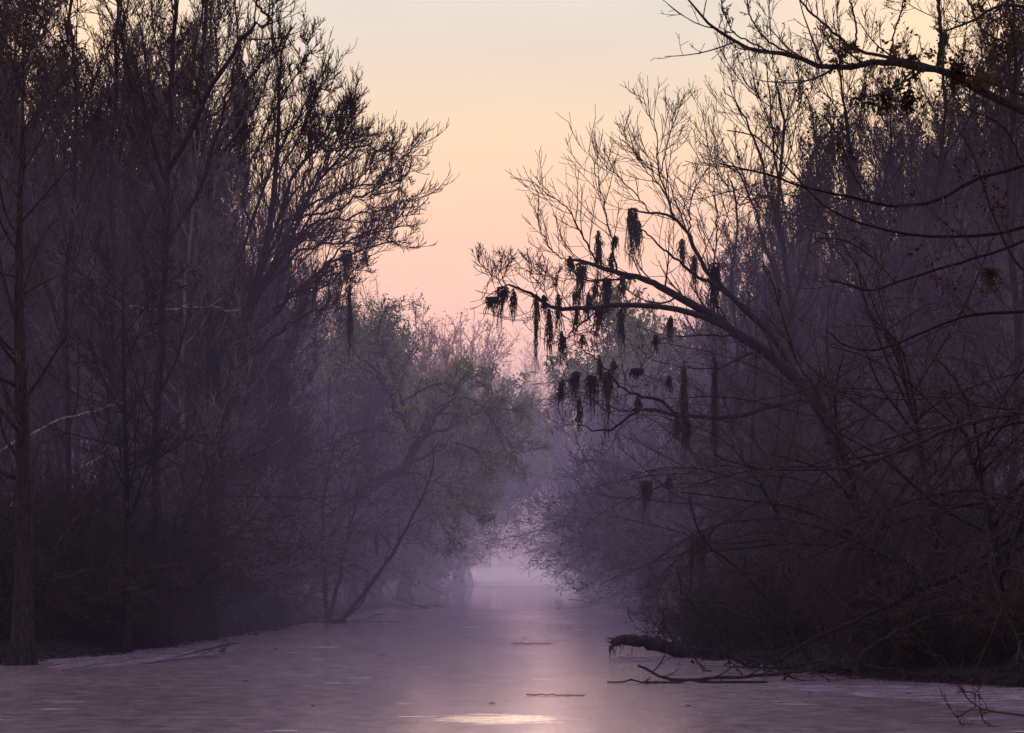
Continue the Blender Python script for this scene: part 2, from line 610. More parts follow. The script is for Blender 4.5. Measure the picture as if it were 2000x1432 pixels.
TP['shrub'] = [shrub_t('shrub_a', 'twig'), shrub_t('shrub_b', 'twig_grey', width=1.4), shrub_t('shrub_c', 'twig', leaves=0.35, lm='leaf_dark', width=1.2), shrub_t('shrub_d', leaves=0.5, lm='leaf_olive', width=1.1)]


def place(tp, name, x, y, z, s, label, cat, group, rz=None, sxy=1.0, lean=0.0):
    rz = random.uniform(0, 6.28) if rz is None else rz
    r = empty(name, (x, y, z))
    r.rotation_euler = (random.uniform(-0.03, 0.03), lean, 0)
    tag(r, label, cat, group)
    for pn, me in tp.parts:
        o = bpy.data.objects.new(pn, me)
        COL.objects.link(o)
        o.parent = r
        o.rotation_euler = (0, 0, rz)
        o.scale = (s * sxy, s * sxy, s)
    return r


# ------------------------------------------------------------------ skyline (photo rows) that the filler trees reach
SKY = [(-200, -150), (250, -120), (350, 0), (420, 120), (470, 330), (540, 470), (620, 555), (700, 575), (800, 600), (900, 615), (950, 650), (1000, 705),
       (1040, 705), (1080, 660), (1150, 640), (1230, 600), (1300, 575), (1370, 560), (1420, 480), (1480, 300), (1540, 230), (1620, 200), (1720, 170), (1850, 90), (1950, 20), (2200, -120)]


# trees nearer than the far reach keep clear of the bright notch over the channel
SKYN = [(-200, -150), (800, -150), (850, 640), (930, 740), (985, 900), (1040, 1000), (1095, 940), (1150, 760), (1230, 630), (1260, -150), (2200, -150)]


def sky_row(px, Y=0):
    v = float(np.interp(px, [a for a, b in SKY], [b for a, b in SKY]))
    if Y < 190:
        v = max(v, float(np.interp(px, [a for a, b in SKYN], [b for a, b in SKYN])))
    return v


def height_for(x, y, drop):
    px = 1000 + x / y * F
    return CH + (HZ - sky_row(px, y) - drop) * y / F, px


used = []


def free(x, y, d):
    for a, b in used:
        if (a - x) ** 2 + (b - y) ** 2 < d * d:
            return False
    used.append((x, y))
    return True


def zone_label(side, px, Y, what):
    if side < 0:
        if Y < 52:
            return what + ' rising from the dark bank beside the flared cypress base'
        if Y < 90:
            return what + ' in the dense wood behind the forked sapling'
        return what + ' deep in the hazy wood past the leaning willow'
    if Y < 52:
        return what + ' in the dark thicket behind the jagged fallen log'
    if Y < 90:
        return what + ' in the purple wood behind the moss hung tree'
    return what + ' on the misty far bank past the moss hung tree'


def fill(side, n, y0, y1, kinds, dmin, drop, edge=1.2, ymax_x=0.33, hcap=24, power=1.0):
    c = tries = 0
    while c < n and tries < n * 60:
        tries += 1
        Y = y0 + (y1 - y0) * random.random() ** power
        shore = interp(LEFT, Y) if side < 0 else interp(RIGHT, Y)
        lim = Y * ymax_x + 1.5
        span = lim - abs(shore) - edge
        if span <= 0:
            continue
        x = shore + side * (edge + random.random() * span)
        kind = random.choice(kinds)
        h, px = height_for(x, Y, random.uniform(*drop))
        h = min(h, hcap * random.uniform(0.85, 1.0))
        if h < 3:
            continue
        if not free(x, Y, dmin):
            continue
        if kind == 'shrub':
            continue
        tp = random.choice(TP[kind])
        nm = {'slender': 'bare_tree', 'spreading': 'spreading_tree', 'willow': 'willow_tree', 'cypress_far': 'cypress_tree'}[kind]
        what = {'slender': 'tall slender bare tree', 'spreading': 'wide branching bare tree', 'willow': 'olive green leafing tree', 'cypress_far': 'reddish twiggy tree'}[kind]
        if kind == 'spreading' and tp is TP['spreading'][2]:
            what, nm = 'brown leafed tree', 'brown_leafed_tree'
        lab = zone_label(side, px, Y, what)
        s = h / 10.0
        sxy = min(1.25, max(0.55, 1.1 / max(s, 0.5) ** 0.4))
        place(tp, nm, x, Y, ground_z(x, Y) - 0.08, s, lab, 'tree', lab[:80], sxy=sxy)
        c += 1
    return c


def shrubs(side, n, y0, y1, s0, s1, edge=(0.2, 5.0), sel=(0, 1, 2), what='tangled twiggy shrub'):
    for i in range(n):
        Y = y0 + (y1 - y0) * (i + random.random()) / n
        shore = interp(LEFT, Y) if side < 0 else interp(RIGHT, Y)
        x = shore + side * random.uniform(*edge)
        lab = zone_label(side, 0, Y, what)
        place(TP['shrub'][random.choice(sel)], 'shrub', x, Y, ground_z(x, Y) - 0.05, random.uniform(s0, s1), lab, 'shrub', lab[:80])


# left side
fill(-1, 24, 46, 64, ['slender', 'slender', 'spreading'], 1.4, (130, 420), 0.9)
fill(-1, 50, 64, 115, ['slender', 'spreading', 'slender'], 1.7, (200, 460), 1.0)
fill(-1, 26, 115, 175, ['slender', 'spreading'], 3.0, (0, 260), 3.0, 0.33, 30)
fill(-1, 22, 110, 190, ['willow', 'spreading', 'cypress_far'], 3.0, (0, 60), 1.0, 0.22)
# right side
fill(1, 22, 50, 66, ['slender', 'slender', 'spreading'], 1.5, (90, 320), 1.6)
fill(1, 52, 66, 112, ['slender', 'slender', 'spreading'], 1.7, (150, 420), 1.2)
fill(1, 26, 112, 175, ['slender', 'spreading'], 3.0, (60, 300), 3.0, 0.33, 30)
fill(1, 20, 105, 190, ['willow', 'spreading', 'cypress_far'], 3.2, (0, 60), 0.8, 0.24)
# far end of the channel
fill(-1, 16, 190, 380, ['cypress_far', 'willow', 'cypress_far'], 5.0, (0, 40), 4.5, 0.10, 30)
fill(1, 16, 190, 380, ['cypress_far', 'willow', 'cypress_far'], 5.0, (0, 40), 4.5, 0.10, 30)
for x, Y, h in ((-3, 402, 30), (2.5, 398, 26), (8, 404, 30), (0, 415, 30), (5, 410, 31), (12, 400, 32), (-8, 405, 33)):
    place(random.choice(TP['cypress_far']), 'cypress_tree', x, Y, 0.1, h / 10, 'pale hazy tree closing the far end of the channel', 'tree', 'pale hazy trees closing the channel')

shrubs(1, 9, 48, 84, 1.2, 1.8, (6.0, 13.0), (0, 1))
shrubs(-1, 22, 36, 56, 0.6, 1.2, (0.8, 4.5))
shrubs(-1, 24, 56, 110, 0.9, 1.9, (1.6, 6.5), (0, 2, 1))
shrubs(-1, 12, 75, 105, 1.2, 2.2, (1.5, 6.0), (0, 2, 3))
shrubs(-1, 10, 105, 150, 1.2, 2.0, (2.6, 6.0), (0, 2, 3))
shrubs(1, 26, 44, 100, 0.8, 1.6, (1.2, 5.5))
shrubs(1, 16, 62, 105, 1.3, 2.1, (1.6, 6.0), (0, 1, 1, 2))
shrubs(1, 12, 105, 160, 1.3, 2.0, (2.4, 6.5), (0, 1, 1, 2))
shrubs(-1, 10, 150, 300, 1.5, 2.2, (3.5, 7.0), (0, 3))
shrubs(1, 10, 150, 300, 1.5, 2.2, (3.5, 7.0), (0, 1))
shrubs(1, 10, 34, 44, 0.6, 1.0, (2.8, 6.5), (0, 2), 'tall dark shrub')
shrubs(-1, 12, 38, 46, 0.7, 1.15, (1.6, 4.0), (0, 2), 'tall dark shrub')
shrubs(1, 30, 27.5, 44, 0.25, 0.6, (0.1, 3.5), (0, 2), 'low black tangle of brush')
shrubs(-1, 30, 35.5, 56, 0.22, 0.5, (0.0, 2.5), (0, 2), 'low black tangle of brush')


# ------------------------------------------------------------------ hero trees
def limbs(lst, Y0, n=18, wig=0.02, ybend=0.0):
    """lst: (points, r start, r end[, y offset end]) with points in photo pixels at a base depth"""
    P, R = [], []
    for it in lst:
        pts, ra, rb = it[0], it[1], it[2]
        ya, yb = (it[3], it[4]) if len(it) > 4 else (0.0, random.uniform(-ybend, ybend))
        k = len(pts)
        Q = [at(p[0], p[1], Y0 + ya + (yb - ya) * j / (k - 1)) for j, p in enumerate(pts)]
        P.append(resample(Q, n, wig))
        R.append(np.linspace(ra, rb, n))
    return np.array(P), np.array(R)


# 1. big fan-crowned tree at the left of the sky gap
def left_fan_tree():
    Y = 48
    base = at(398, 1100, Y)
    base[2] = ground_z(base[0], Y) - 0.1
    root = empty('fan_crowned_tree', base)
    tag(root, 'big dark tree fanning upswept bare branches over the channel into the pink sky', 'tree')
    T, TR = limbs([([(398, 1262), (415, 1080), (432, 900), (452, 760), (485, 620), (525, 450), (542, 280), (548, 110)], 0.24, 0.03),
                   ([(432, 900), (425, 760), (400, 560), (380, 380), (385, 200), (400, 60), (410, -60)], 0.16, 0.03)], Y, 26, 0.015)
    lst = [
        ([(440, 800), (500, 660), (560, 590), (620, 540), (690, 500), (760, 480), (812, 470)], .11, .018),
        ([(450, 760), (500, 600), (560, 490), (620, 440), (700, 425), (770, 405), (838, 380)], .09, .014),
        ([(480, 640), (520, 540), (590, 430), (640, 340), (700, 290), (760, 290), (826, 322)], .10, .014),
        ([(470, 660), (530, 480), (600, 410), (680, 370), (760, 350), (815, 300)], .07, .012),
        ([(430, 700), (500, 400), (560, 270), (605, 200), (628, 150)], .08, .012),
        ([(420, 600), (480, 360), (530, 220), (556, 90)], .07, .012),
        ([(400, 560), (430, 320), (500, 210), (525, 130)], .07, .012),
        ([(485, 600), (560, 510), (640, 475), (730, 460), (815, 440)], .07, .012),
        ([(500, 540), (580, 340), (645, 270), (680, 235), (705, 205)], .07, .012),
        ([(510, 500), (600, 310), (670, 285), (725, 262)], .06, .012),
        ([(560, 490), (640, 400), (720, 340), (795, 270)], .06, .010),
        ([(540, 600), (600, 565), (670, 540), (735, 520)], .06, .010),
        ([(385, 420), (440, 260), (500, 130), (545, 90)], .07, .012),
        ([(590, 430), (650, 310), (690, 240), (700, 190)], .05, .010),
        ([(455, 740), (560, 640), (640, 600), (700, 575)], .06, .010),
        ([(540, 350), (590, 260), (625, 190), (660, 150)], .05, .010),
        ([(600, 420), (690, 400), (770, 360), (820, 345)], .05, .010),
        ([(620, 540), (700, 470), (770, 440), (835, 410)], .05, .010),
        ([(545, 200), (580, 150), (600, 100), (612, 60)], .04, .010),
        ([(500, 450), (450, 330), (470, 220), (490, 120)], .05, .010),
        ([(545, 420), (600, 350), (640, 270), (662, 215)], .05, .010),
    ]
    lst = [([(x if x < 540 else 540 + (x - 540) * 0.92, y) for x, y in it[0]], it[1], it[2]) for it in lst]
    P1, R1 = limbs(lst, Y, 18, 0.05, 2.6)
    R1 = R1 * 0.74
    P2, R2 = spawn(P1, R1, 20, 0.25, 0.98, 0.66, 0.22, 0.21, 0.45, 8, 0.10, 0.2, 0.5, 0.010, flat=0.9)
    P2b, R2b = spawn(T, TR, 12, 0.4, 0.98, 0.8, 0.2, 0, 0, 8, 0.18, 0.18, 0.4, 0.012, lmin=2.0)
    P2, R2 = P2, R2
    P3, R3 = spawn(P2, R2, 9, 0.1, 1, 0.62, 0.25, 0.5, 0.35, 5, 0.15, 0.22, 0.6, 0.0085)
    P3b, R3b = spawn(P2b, R2b, 10, 0.15, 1, 0.6, 0.25, 0.4, 0.35, 5, 0.16, 0.22, 0.6, 0.0085)
    P3, R3 = np.concatenate([P3, P3b]), np.concatenate([R3, R3b])
    P4, R4 = spawn(P3, R3, 3, 0.2, 1, 0.55, 0.2, 0.55, 0.3, 4, 0.22, 0.2, 0.7, 0.007)
    g = Geo().tubes(T, TR, 9).tubes(P1, R1, 6)
    g.build('trunk', M['bark_dark'], root, base)
    g = Geo().tubes(P2, R2, 4).tubes(P2b, R2b, 4).tubes(P3, R3, 3).tubes(P4, R4, 3)
    g.build('crown', M['twig'], root, base)


left_fan_tree()


# 2. tall trees whose crowns leave the top of the frame at the left
def tall_tree(px0, basey, Y, ptsT, lst, label, r=0.2, name='tall_bare_tree', k=9, leaf=None):
    base = at(px0, HZ, Y)
    base[2] = ground_z(base[0], Y) - 0.1
    r *= 0.82
    root = empty(name, base)
    tag(root, label, 'tree')
    b = [(px0, HZ + (CH - base[2]) * F / Y)] + ptsT
    T, TR = limbs([(b, r, 0.03)], Y, 24, 0.03)
    P1, R1 = limbs(lst, Y, 14, 0.04, 1.5) if lst else (np.empty((0, 14, 3)), np.empty((0, 14)))
    Pa, Ra = spawn(T, TR, 20, 0.2, 0.98, 0.8, 0.2, 0, 0, 14, 0.12, 0.12, 0.40, 0.012, lmin=3.0, lj=0.5)
    if len(P1):
        Pa, Ra = np.concatenate([P1, Pa]), np.concatenate([R1, Ra])
    P2, R2 = spawn(Pa, Ra, k, 0.12, 1, 0.65, 0.2, 0.36, 0.4, 7, 0.15, 0.2, 0.5, 0.009)
    P3, R3 = spawn(P2, R2, 5, 0.15, 1, 0.6, 0.25, 0.5, 0.35, 5, 0.12, 0.26, 0.6, 0.007)
    P4, R4 = spawn(P3, R3, 3, 0.2, 1, 0.55, 0.2, 0.55, 0.3, 3, 0.16, 0.2, 0.7, 0.006)
    Geo().tubes(T, TR, 9).tubes(Pa, Ra, 6).build('trunk', M['bark_dark'], root, base)
    Geo().tubes(P2, R2, 4).tubes(P3, R3, 3).tubes(P4, R4, 3).build('crown', M['twig'], root, base)
    if leaf:
        pts = np.concatenate([P4[:, 1], P4[:, 2]])
        pts = pts[rng.random(len(pts)) < leaf[0]]
        Geo().leaves(pts + rng.normal(size=pts.shape) * .03, leaf[1], 0.55, 0.5).build('leaves', M[leaf[2]], root, base)


tall_tree(300, 0, 42, [(305, 900), (318, 600), (330, 300), (338, 60), (342, -160)],
          [([(330, 330), (400, 200), (450, 110), (498, 55), (532, 46)], .075, .030, 0, -1.0),
           ([(525, 48), (515, 25), (498, 5), (470, -20)], .03, .012, -1, -1.3),
           ([(530, 46), (524, 18), (540, -5), (575, -20)], .028, .010, -1, -0.6),
           ([(320, 500), (400, 330), (440, 200), (470, 90)], .07, .02),
           ([(325, 420), (270, 250), (240, 80), (235, -60)], .07, .02)],
          'tall bare tree whose crooked top branch juts out above the fan of branches', r=0.15)
tall_tree(120, 0, 44, [(135, 900), (128, 600), (150, 300), (140, 60), (150, -160)], [], 'tall dark tree standing just inside the bank beyond the flared cypress', r=0.11)
tall_tree(210, 0, 46, [(205, 900), (222, 600), (215, 300), (232, 60), (225, -160)], [], 'tall dark tree between the flared cypress and the crooked topped tree', r=0.12)


# pale curved dead limb low in the left thicket
def pale_limb(name, pts, Y, r0, r1, label, mat='pale_wood', k=4, z_ext=None):
    P, R = limbs([(pts, r0, r1, 0, 1.2)], Y, 16, 0.03)
    P2, R2 = spawn(P, R, k, 0.3, 1, 0.6, 0.2, 0.22, 0.3, 6, 0.05, 0.2, 0.5, 0.006)
    base = P[0, 0].copy()
    o = Geo().tubes(P, R, 6).tubes(P2, R2, 4).build(name, M[mat], None, base)
    tag(o, label, 'branch')
    return o


pale_limb('pale_branch', [(-40, 905), (40, 860), (100, 828), (150, 812), (200, 800), (232, 782)], 39.5, .04, .012, 'pale bare branch slanting up across the dark thicket beside the flared cypress')
pale_limb('pale_branch', [(168, 910), (190, 895), (220, 885), (262, 868)], 41, .02, .008, 'short pale twig below the long pale slanting branch')
pale_limb('pale_branch', [(250, 600), (330, 606), (400, 598), (470, 610)], 43, .02, .008, 'thin pale branch lying level across the dark wood', k=3)
pale_limb('pale_branch', [(1712, 1193), (1730, 1205), (1745, 1220), (1762, 1232)], 33, .020, .008, 'small pale broken branch bent in the black thicket', k=1)
pale_limb('pale_branch', [(1712, 1195), (1722, 1185), (1738, 1170)], 33.2, .010, .005, 'thin pale twig forking up from the small bent broken branch', k=1)


# 3. the moss hung tree reaching in from the right
def moss_tree():
    Y = 42
    base = at(1655, HZ, Y)
    base[2] = ground_z(base[0], Y) - 0.1
    root = empty('moss_hung_tree', base)
    tag(root, 'leaning bare tree with long crooked limbs hung with moss over the channel', 'tree')
    by = HZ + (CH - base[2]) * F / Y
    T, TR = limbs([([(1655, by), (1662, 1150), (1668, 1000), (1640, 880), (1600, 795), (1560, 745), (1500, 692), (1440, 650), (1380, 612), (1300, 565), (1265, 548), (1200, 532), (1150, 515), (1110, 505)], 0.27, 0.035),
                   ], Y, 40, 0.012)
    lst = [
        ([(1440, 650), (1370, 618), (1300, 600), (1220, 596), (1150, 602), (1080, 602), (1050, 582), (1020, 567), (985, 560), (948, 583)], .105, .015, 0, -1.6),
        ([(1290, 562), (1250, 541), (1210, 546), (1160, 548), (1108, 545)], .05, .018, 0, .5),
        ([(1560, 745), (1530, 690), (1490, 640), (1430, 580), (1392, 545), (1370, 510), (1345, 460), (1315, 425), (1270, 414), (1238, 412)], .11, .026, 0, 1.0),
        ([(1430, 580), (1380, 550), (1330, 515), (1290, 480), (1250, 447)], .06, .02, .2, -.3),
        ([(1315, 425), (1300, 380), (1285, 330), (1282, 270), (1265, 215), (1250, 182)], .034, .010, 1.0, .7),
        ([(1165, 520), (1140, 460), (1110, 410), (1070, 380), (1040, 352)], .03, .010, 0, .4),
        ([(1205, 532), (1195, 470), (1180, 400), (1165, 340), (1148, 285)], .032, .010, 0, .4),
        ([(1345, 460), (1348, 400), (1372, 340), (1412, 312)], .03, .010, .8, 1.2),
        ([(1300, 380), (1262, 330), (1235, 290), (1215, 262)], .022, .009, .9, .2),
        ([(1288, 340), (1305, 280), (1315, 230), (1322, 198)], .022, .009, .9, 1.3),
        ([(1268, 414), (1235, 372), (1190, 330), (1160, 300)], .022, .009, 1, 1.4),
        ([(1130, 510), (1090, 500), (1060, 460), (1045, 410)], .022, .009),
        ([(1370, 510), (1340, 440), (1300, 350), (1240, 300)], .03, .009),
        ([(1390, 540), (1400, 460), (1395, 380), (1360, 300)], .03, .009),
        ([(985, 560), (960, 535), (940, 515), (930, 502)], .016, .008, -1.6, -1.9),
        ([(985, 560), (978, 530), (988, 512), (990, 498)], .013, .007, -1.6, -1.4),
        ([(1055, 585), (1040, 555), (1036, 520), (1032, 508)], .014, .007, -1.3, -1.5),
        ([(1066, 595), (1062, 550), (1050, 525)], .014, .007, -1.3, -1.0),
        ([(1105, 602), (1090, 575), (1078, 545), (1068, 535)], .014, .007, -1.0, -.7),
        ([(948, 583), (950, 560), (960, 548), (975, 556)], .010, .007, -1.6, -1.9),
        ([(1175, 600), (1140, 630), (1110, 655), (1095, 690)], .035, .015, -.8, -1.4),
        ([(1220, 596), (1180, 610), (1150, 645), (1120, 655)], .020, .010, -.6, -1.0),
        ([(1062, 600), (1040, 612), (1020, 632)], .012, .006, -1.2, -1.6),
        # lower arm
        ([(1640, 880), (1600, 785), (1520, 792), (1450, 812), (1400, 817), (1340, 815), (1260, 800), (1235, 812), (1200, 835), (1160, 840), (1128, 830)], .10, .018, 0, -.8),
        ([(1325, 812), (1285, 780), (1240, 772), (1205, 750), (1180, 715), (1150, 690), (1120, 672)], .055, .012, -.4, -1.0),
        ([(1260, 800), (1215, 802), (1190, 792)], .025, .012, -.5, -.8),
        ([(1500, 692), (1465, 668), (1420, 655), (1350, 655), (1295, 662), (1270, 700)], .04, .012, 0, .6),
        ([(1470, 690), (1440, 700), (1400, 720), (1330, 715), (1260, 700)], .035, .010, 0, 1.0),
        ([(1150, 690), (1165, 670), (1170, 640)], .014, .008, -.9, -.8),
        ([(1180, 720), (1130, 745), (1090, 740)], .014, .008, -.9, -1.2),
        ([(1205, 835), (1160, 780), (1130, 765)], .012, .007, -.7, -1.2),
        ([(1270, 780), (1262, 740), (1240, 722)], .014, .008, -.5, -1.2),
        ([(1400, 817), (1450, 830), (1470, 860)], .03, .012, -.2, .4),
        # big crossing leader further in the thicket
        ([(1690, 905), (1640, 850), (1592, 765), (1545, 690), (1520, 600), (1505, 545)], .055, .02, -6, -5),
    ]
    lst = lst[:-1]
    P1, R1 = limbs(lst, Y, 22, 0.022)
    R1 = R1 * 0.82 * (1 + 0.10 * rng.normal(size=R1.shape))
    TR = TR * 0.82
    tw = [5, 6, 7, 8, 9, 10, 11, 12, 13, 14, 15, 16, 17, 18, 4]
    big = [i for i in range(len(lst)) if i not in tw]
    Pt, Rt = P1[tw], R1[tw]
    Pb, Rb = P1[big], R1[big]
    # fine fans of twigs on the upward leaders
    P2, R2 = spawn(Pt, Rt, 14, 0.10, 1.0, 0.58, 0.18, 0.40, 0.40, 7, 0.12, 0.16, 0.55, 0.0075, flat=0.7)
    P3, R3 = spawn(P2, R2, 6, 0.15, 1, 0.62, 0.2, 0.46, 0.35, 5, 0.09, 0.2, 0.65, 0.0062, flat=0.8)
    # sparse twigs on the heavy limbs
    P4, R4 = spawn(Pb, Rb, 7, 0.25, 1.0, 0.9, 0.3, 0, 0, 6, 0.10, 0.22, 0.3, 0.007, lmin=1.0, lj=0.7)
    P5, R5 = spawn(P4, R4, 5, 0.2, 1, 0.7, 0.25, 0.45, 0.3, 4, 0.10, 0.25, 0.7, 0.006)
    P6, R6 = spawn(T, TR, 16, 0.35, 0.95, 0.9, 0.3, 0, 0, 8, 0.16, 0.2, 0.3, 0.008, lmin=1.5, lj=0.6)
    P7, R7 = spawn(P6, R6, 7, 0.2, 1, 0.7, 0.25, 0.42, 0.3, 5, 0.10, 0.25, 0.7, 0.0065)
    Geo().tubes(T, TR, 10).tubes(P1, R1, 7).build('trunk', M['bark_dark'], root, base)
    Geo().tubes(P2, R2, 4).tubes(P3, R3, 3).tubes(P4, R4, 4).tubes(P5, R5, 3).tubes(P6, R6, 4).tubes(P7, R7, 3).build('crown', M['twig'], root, base)


moss_tree()


# second pair of trees filling the sky right of the moss tree
tall_tree(1560, 0, 50, [(1555, 1000), (1540, 800), (1545, 600), (1520, 420), (1530, 260), (1520, 170)],
          [([(1545, 640), (1500, 500), (1470, 400), (1440, 330), (1408, 300)], .06, .012),
           ([(1530, 480), (1500, 350), (1470, 260), (1440, 210), (1412, 168)], .05, .012),
           ([(1525, 400), (1490, 380), (1440, 400), (1400, 320)], .04, .010),
           ([(1545, 620), (1590, 450), (1600, 320), (1575, 180)], .05, .010),
           ([(1530, 400), (1512, 280), (1500, 170), (1495, 110)], .04, .010)],
          'upright bare tree with brushy twigs between the moss hung tree and the red leafed branches', r=0.13, k=8, leaf=(0.03, 0.12, 'leaf_dark'))
tall_tree(1700, 0, 54, [(1690, 1000), (1680, 800), (1685, 600), (1660, 400), (1655, 250), (1640, 130)],
          [([(1680, 640), (1620, 480), (1590, 360), (1560, 270)], .06, .012),
           ([(1660, 500), (1720, 380), (1740, 270), (1735, 170)], .06, .012)],
          'tall upright bare tree behind the overhanging maple bough', r=0.15, k=9, leaf=(0.05, 0.10, 'leaf_red'))
tall_tree(1860, 0, 50, [(1850, 1000), (1840, 800), (1850, 600), (1830, 400), (1845, 200), (1835, 20)], [],
          'tall dark tree deepest in the thicket with reddish leaf buds', r=0.17, k=10, leaf=(0.10, 0.11, 'leaf_red'))
tall_tree(1980, 0, 46, [(1975, 1000), (1990, 700), (1970, 400), (1985, 150), (1975, -60)], [],
          'tall dark tree at the thicket edge with hanging vines', r=0.18, k=9, leaf=(0.10, 0.11, 'leaf_red'))
tall_tree(1430, 0, 56, [(1432, 1000), (1425, 850), (1440, 700), (1428, 560), (1440, 440), (1430, 350)], [],
          'thin upright bare tree right behind the moss hung limbs', r=0.10, k=6)


# 4. foreground trees off the right edge, branches sweeping in
def maple(name, label, Y, x0, r, lst, trunk_to, twk, leafspots, leafmat='leaf_dark', seed=0):
    base = np.array([x0, Y, ground_z(np.array(x0), np.array(Y)) - 0.1])
    root = empty(name, base)
    tag(root, label, 'tree')
    T = resample([base, base + (0.05, 0, 3), base + (-0.1, 0.1, 6), base + (0.1, 0, trunk_to)], 20, 0.01)[None]
    TR = trad(r, 20, 1.3, 0.05)
    P1, R1 = [], []
    for it in lst:
        pts, ra, rb = it[0], it[1], it[2]
        k = len(pts)
        Q = [at(p[0], p[1], Y + it[3] + (it[4] - it[3]) * j / (k - 1)) for j, p in enumerate(pts)]
        if len(it) > 5 and it[5]:   # joins the trunk below
            z = Q[0][2] - it[5]
            z = max(z, 0.6)
            tx = T[0][int(np.argmin(np.abs(T[0][:, 2] - z)))]
            mid = (tx * 0.4 + Q[0] * 0.6) + np.array([0, 0, -0.1 * it[5]])
            Q = [tx, mid] + Q
        P1.append(resample(Q, 26, 0.006))
        R1.append(np.linspace(ra * 1.2, rb * 1.25, 26))
    P1, R1 = np.array(P1), np.array(R1)
    P2, R2 = spawn(P1, R1, twk, 0.35, 1.0, 0.75, 0.25, 0.20, 0.45, 8, 0.09, 0.16, 0.5, 0.0045, flat=0.8)
    P3, R3 = spawn(P2, R2, 5, 0.15, 1, 0.75, 0.25, 0.38, 0.35, 5, 0.10, 0.2, 0.65, 0.0038)
    P4, R4 = spawn(P3, R3, 2, 0.3, 1, 0.8, 0.2, 0.35, 0.2, 3, 0.1, 0.2, 0.8, 0.0036)
    Geo().tubes(T, TR, 12).tubes(P1, R1, 8).build('trunk', M['bark_dark'], root, base)
    Geo().tubes(P2, R2, 4).tubes(P3, R3, 3).tubes(P4, R4, 3).build('crown', M['twig'], root, base)
    pts = []
    allp = np.concatenate([P3.reshape(-1, 3), P4.reshape(-1, 3), P2.reshape(-1, 3)])
    u = 1000 + allp[:, 0] / allp[:, 1] * F
    w = HZ - (allp[:, 2] - CH) / allp[:, 1] * F
    for sx, sy, rad, cnt in leafspots:
        d = np.hypot(u - sx, w - sy)
        near = np.argsort(d)[:260]
        near = near[d[near] < rad * 2.6]
        if not len(near):
            continue
        cc = allp[rng.choice(near, cnt)]
        # little fists of leaves round their twigs
        kk = 7 if leafmat == 'leaf_dark' else 3
        c2 = np.repeat(cc, kk, axis=0) + rng.normal(size=(len(cc) * kk, 3)) * 0.042
        pts.append(c2)
    if pts:
        Geo().leaves(np.concatenate(pts), 0.072, 0.5, 0.7).build('leaves', M[leafmat], root, base)


upper = [
    ([(2080, 262), (2000, 218), (1920, 180), (1850, 140), (1800, 134), (1720, 122), (1650, 132), (1600, 130), (1540, 106), (1480, 100), (1430, 78), (1390, 50), (1360, 20), (1336, -15)], .055, .007, 0.6, -1.0, 1.2),
    ([(1830, 134), (1760, 118), (1700, 105), (1660, 90), (1620, 55), (1580, 20), (1555, -10)], .022, .009, 0.2, .2, 0),
    ([(1560, 112), (1500, 80), (1470, 40), (1455, -10)], .011, .006, -.6, -.9, 0),
    ([(1500, 100), (1440, 70), (1420, 40), (1405, -10)], .009, .006, -.7, -.5, 0),
    ([(1830, 135), (1838, 80), (1835, 40), (1832, -20)], .028, .014, .3, .4, 0),
    ([(1670, 92), (1672, 50), (1660, 0), (1655, -20)], .012, .008, .1, .3, 0),
    ([(1740, 112), (1745, 70), (1760, 20), (1770, -20)], .010, .007, .1, -.3, 0),
    ([(2040, 200), (1960, 170), (1900, 150), (1860, 140)], .02, .009, .4, 0.0, 0),
    ([(2060, 30), (1960, 10), (1900, 40), (1850, 60)], .025, .010, .4, .0, 1.0),
    ([(1690, 125), (1650, 122), (1625, 90), (1600, 50)], .010, .006, -.2, -.5, 0),
    ([(2050, 120), (1980, 90), (1920, 60), (1890, 0)], .02, .008, .6, 1.2, 1.0),
]
spots_u = [(1690, 130, 22, 12), (1660, 125, 14, 8), (1720, 130, 16, 8), (1740, 170, 30, 18), (1780, 175, 30, 18), (1745, 200, 20, 14), (1800, 190, 25, 12), (1830, 180, 25, 10),
           (1850, 130, 16, 8), (1790, 105, 16, 6), (1880, 110, 25, 8), (1900, 180, 30, 10), (1960, 60, 40, 16), (1990, 140, 40, 14), (1930, 20, 40, 12), (1860, 250, 40, 14), (1800, 240, 30, 8)]
maple('overhanging_maple', 'dark bough tree at the frame edge whose long bough arches high across the pale sky', 21.0, 8.4, 0.20, upper, 13.0, 12, spots_u)

mid = [
    ([(2080, 300), (2000, 322), (1900, 352), (1830, 390), (1760, 402), (1700, 395), (1640, 380), (1560, 362), (1500, 340), (1450, 330), (1405, 318)], .030, .008, 0.5, -1.5, 1.5),
    ([(2080, 430), (2000, 444), (1900, 462), (1800, 460), (1720, 446), (1650, 425), (1600, 395), (1540, 330), (1480, 270), (1420, 255)], .028, .007, 0.5, 1.5, 1.5),
    ([(2080, 430), (2000, 470), (1900, 505), (1830, 525), (1750, 552), (1700, 568), (1650, 555), (1615, 545)], .024, .007, 0, -1, 1.5),
    ([(2080, 600), (2000, 608), (1900, 615), (1840, 632), (1770, 665), (1700, 684), (1650, 675), (1612, 645)], .026, .007, .3, -1, 1.2),
    ([(2000, 322), (1960, 250), (1890, 210), (1850, 160)], .012, .007, .5, .5, 0),
    ([(2080, 560), (1990, 520), (1940, 420), (1900, 300), (1860, 240)], .022, .007, 1, 2, 1.5),
    ([(1700, 395), (1660, 330), (1640, 270), (1600, 220)], .010, .006, -.7, -.3, 0),
    ([(1750, 552), (1700, 500), (1650, 470), (1600, 465)], .009, .006, -.5, -.1, 0),
]
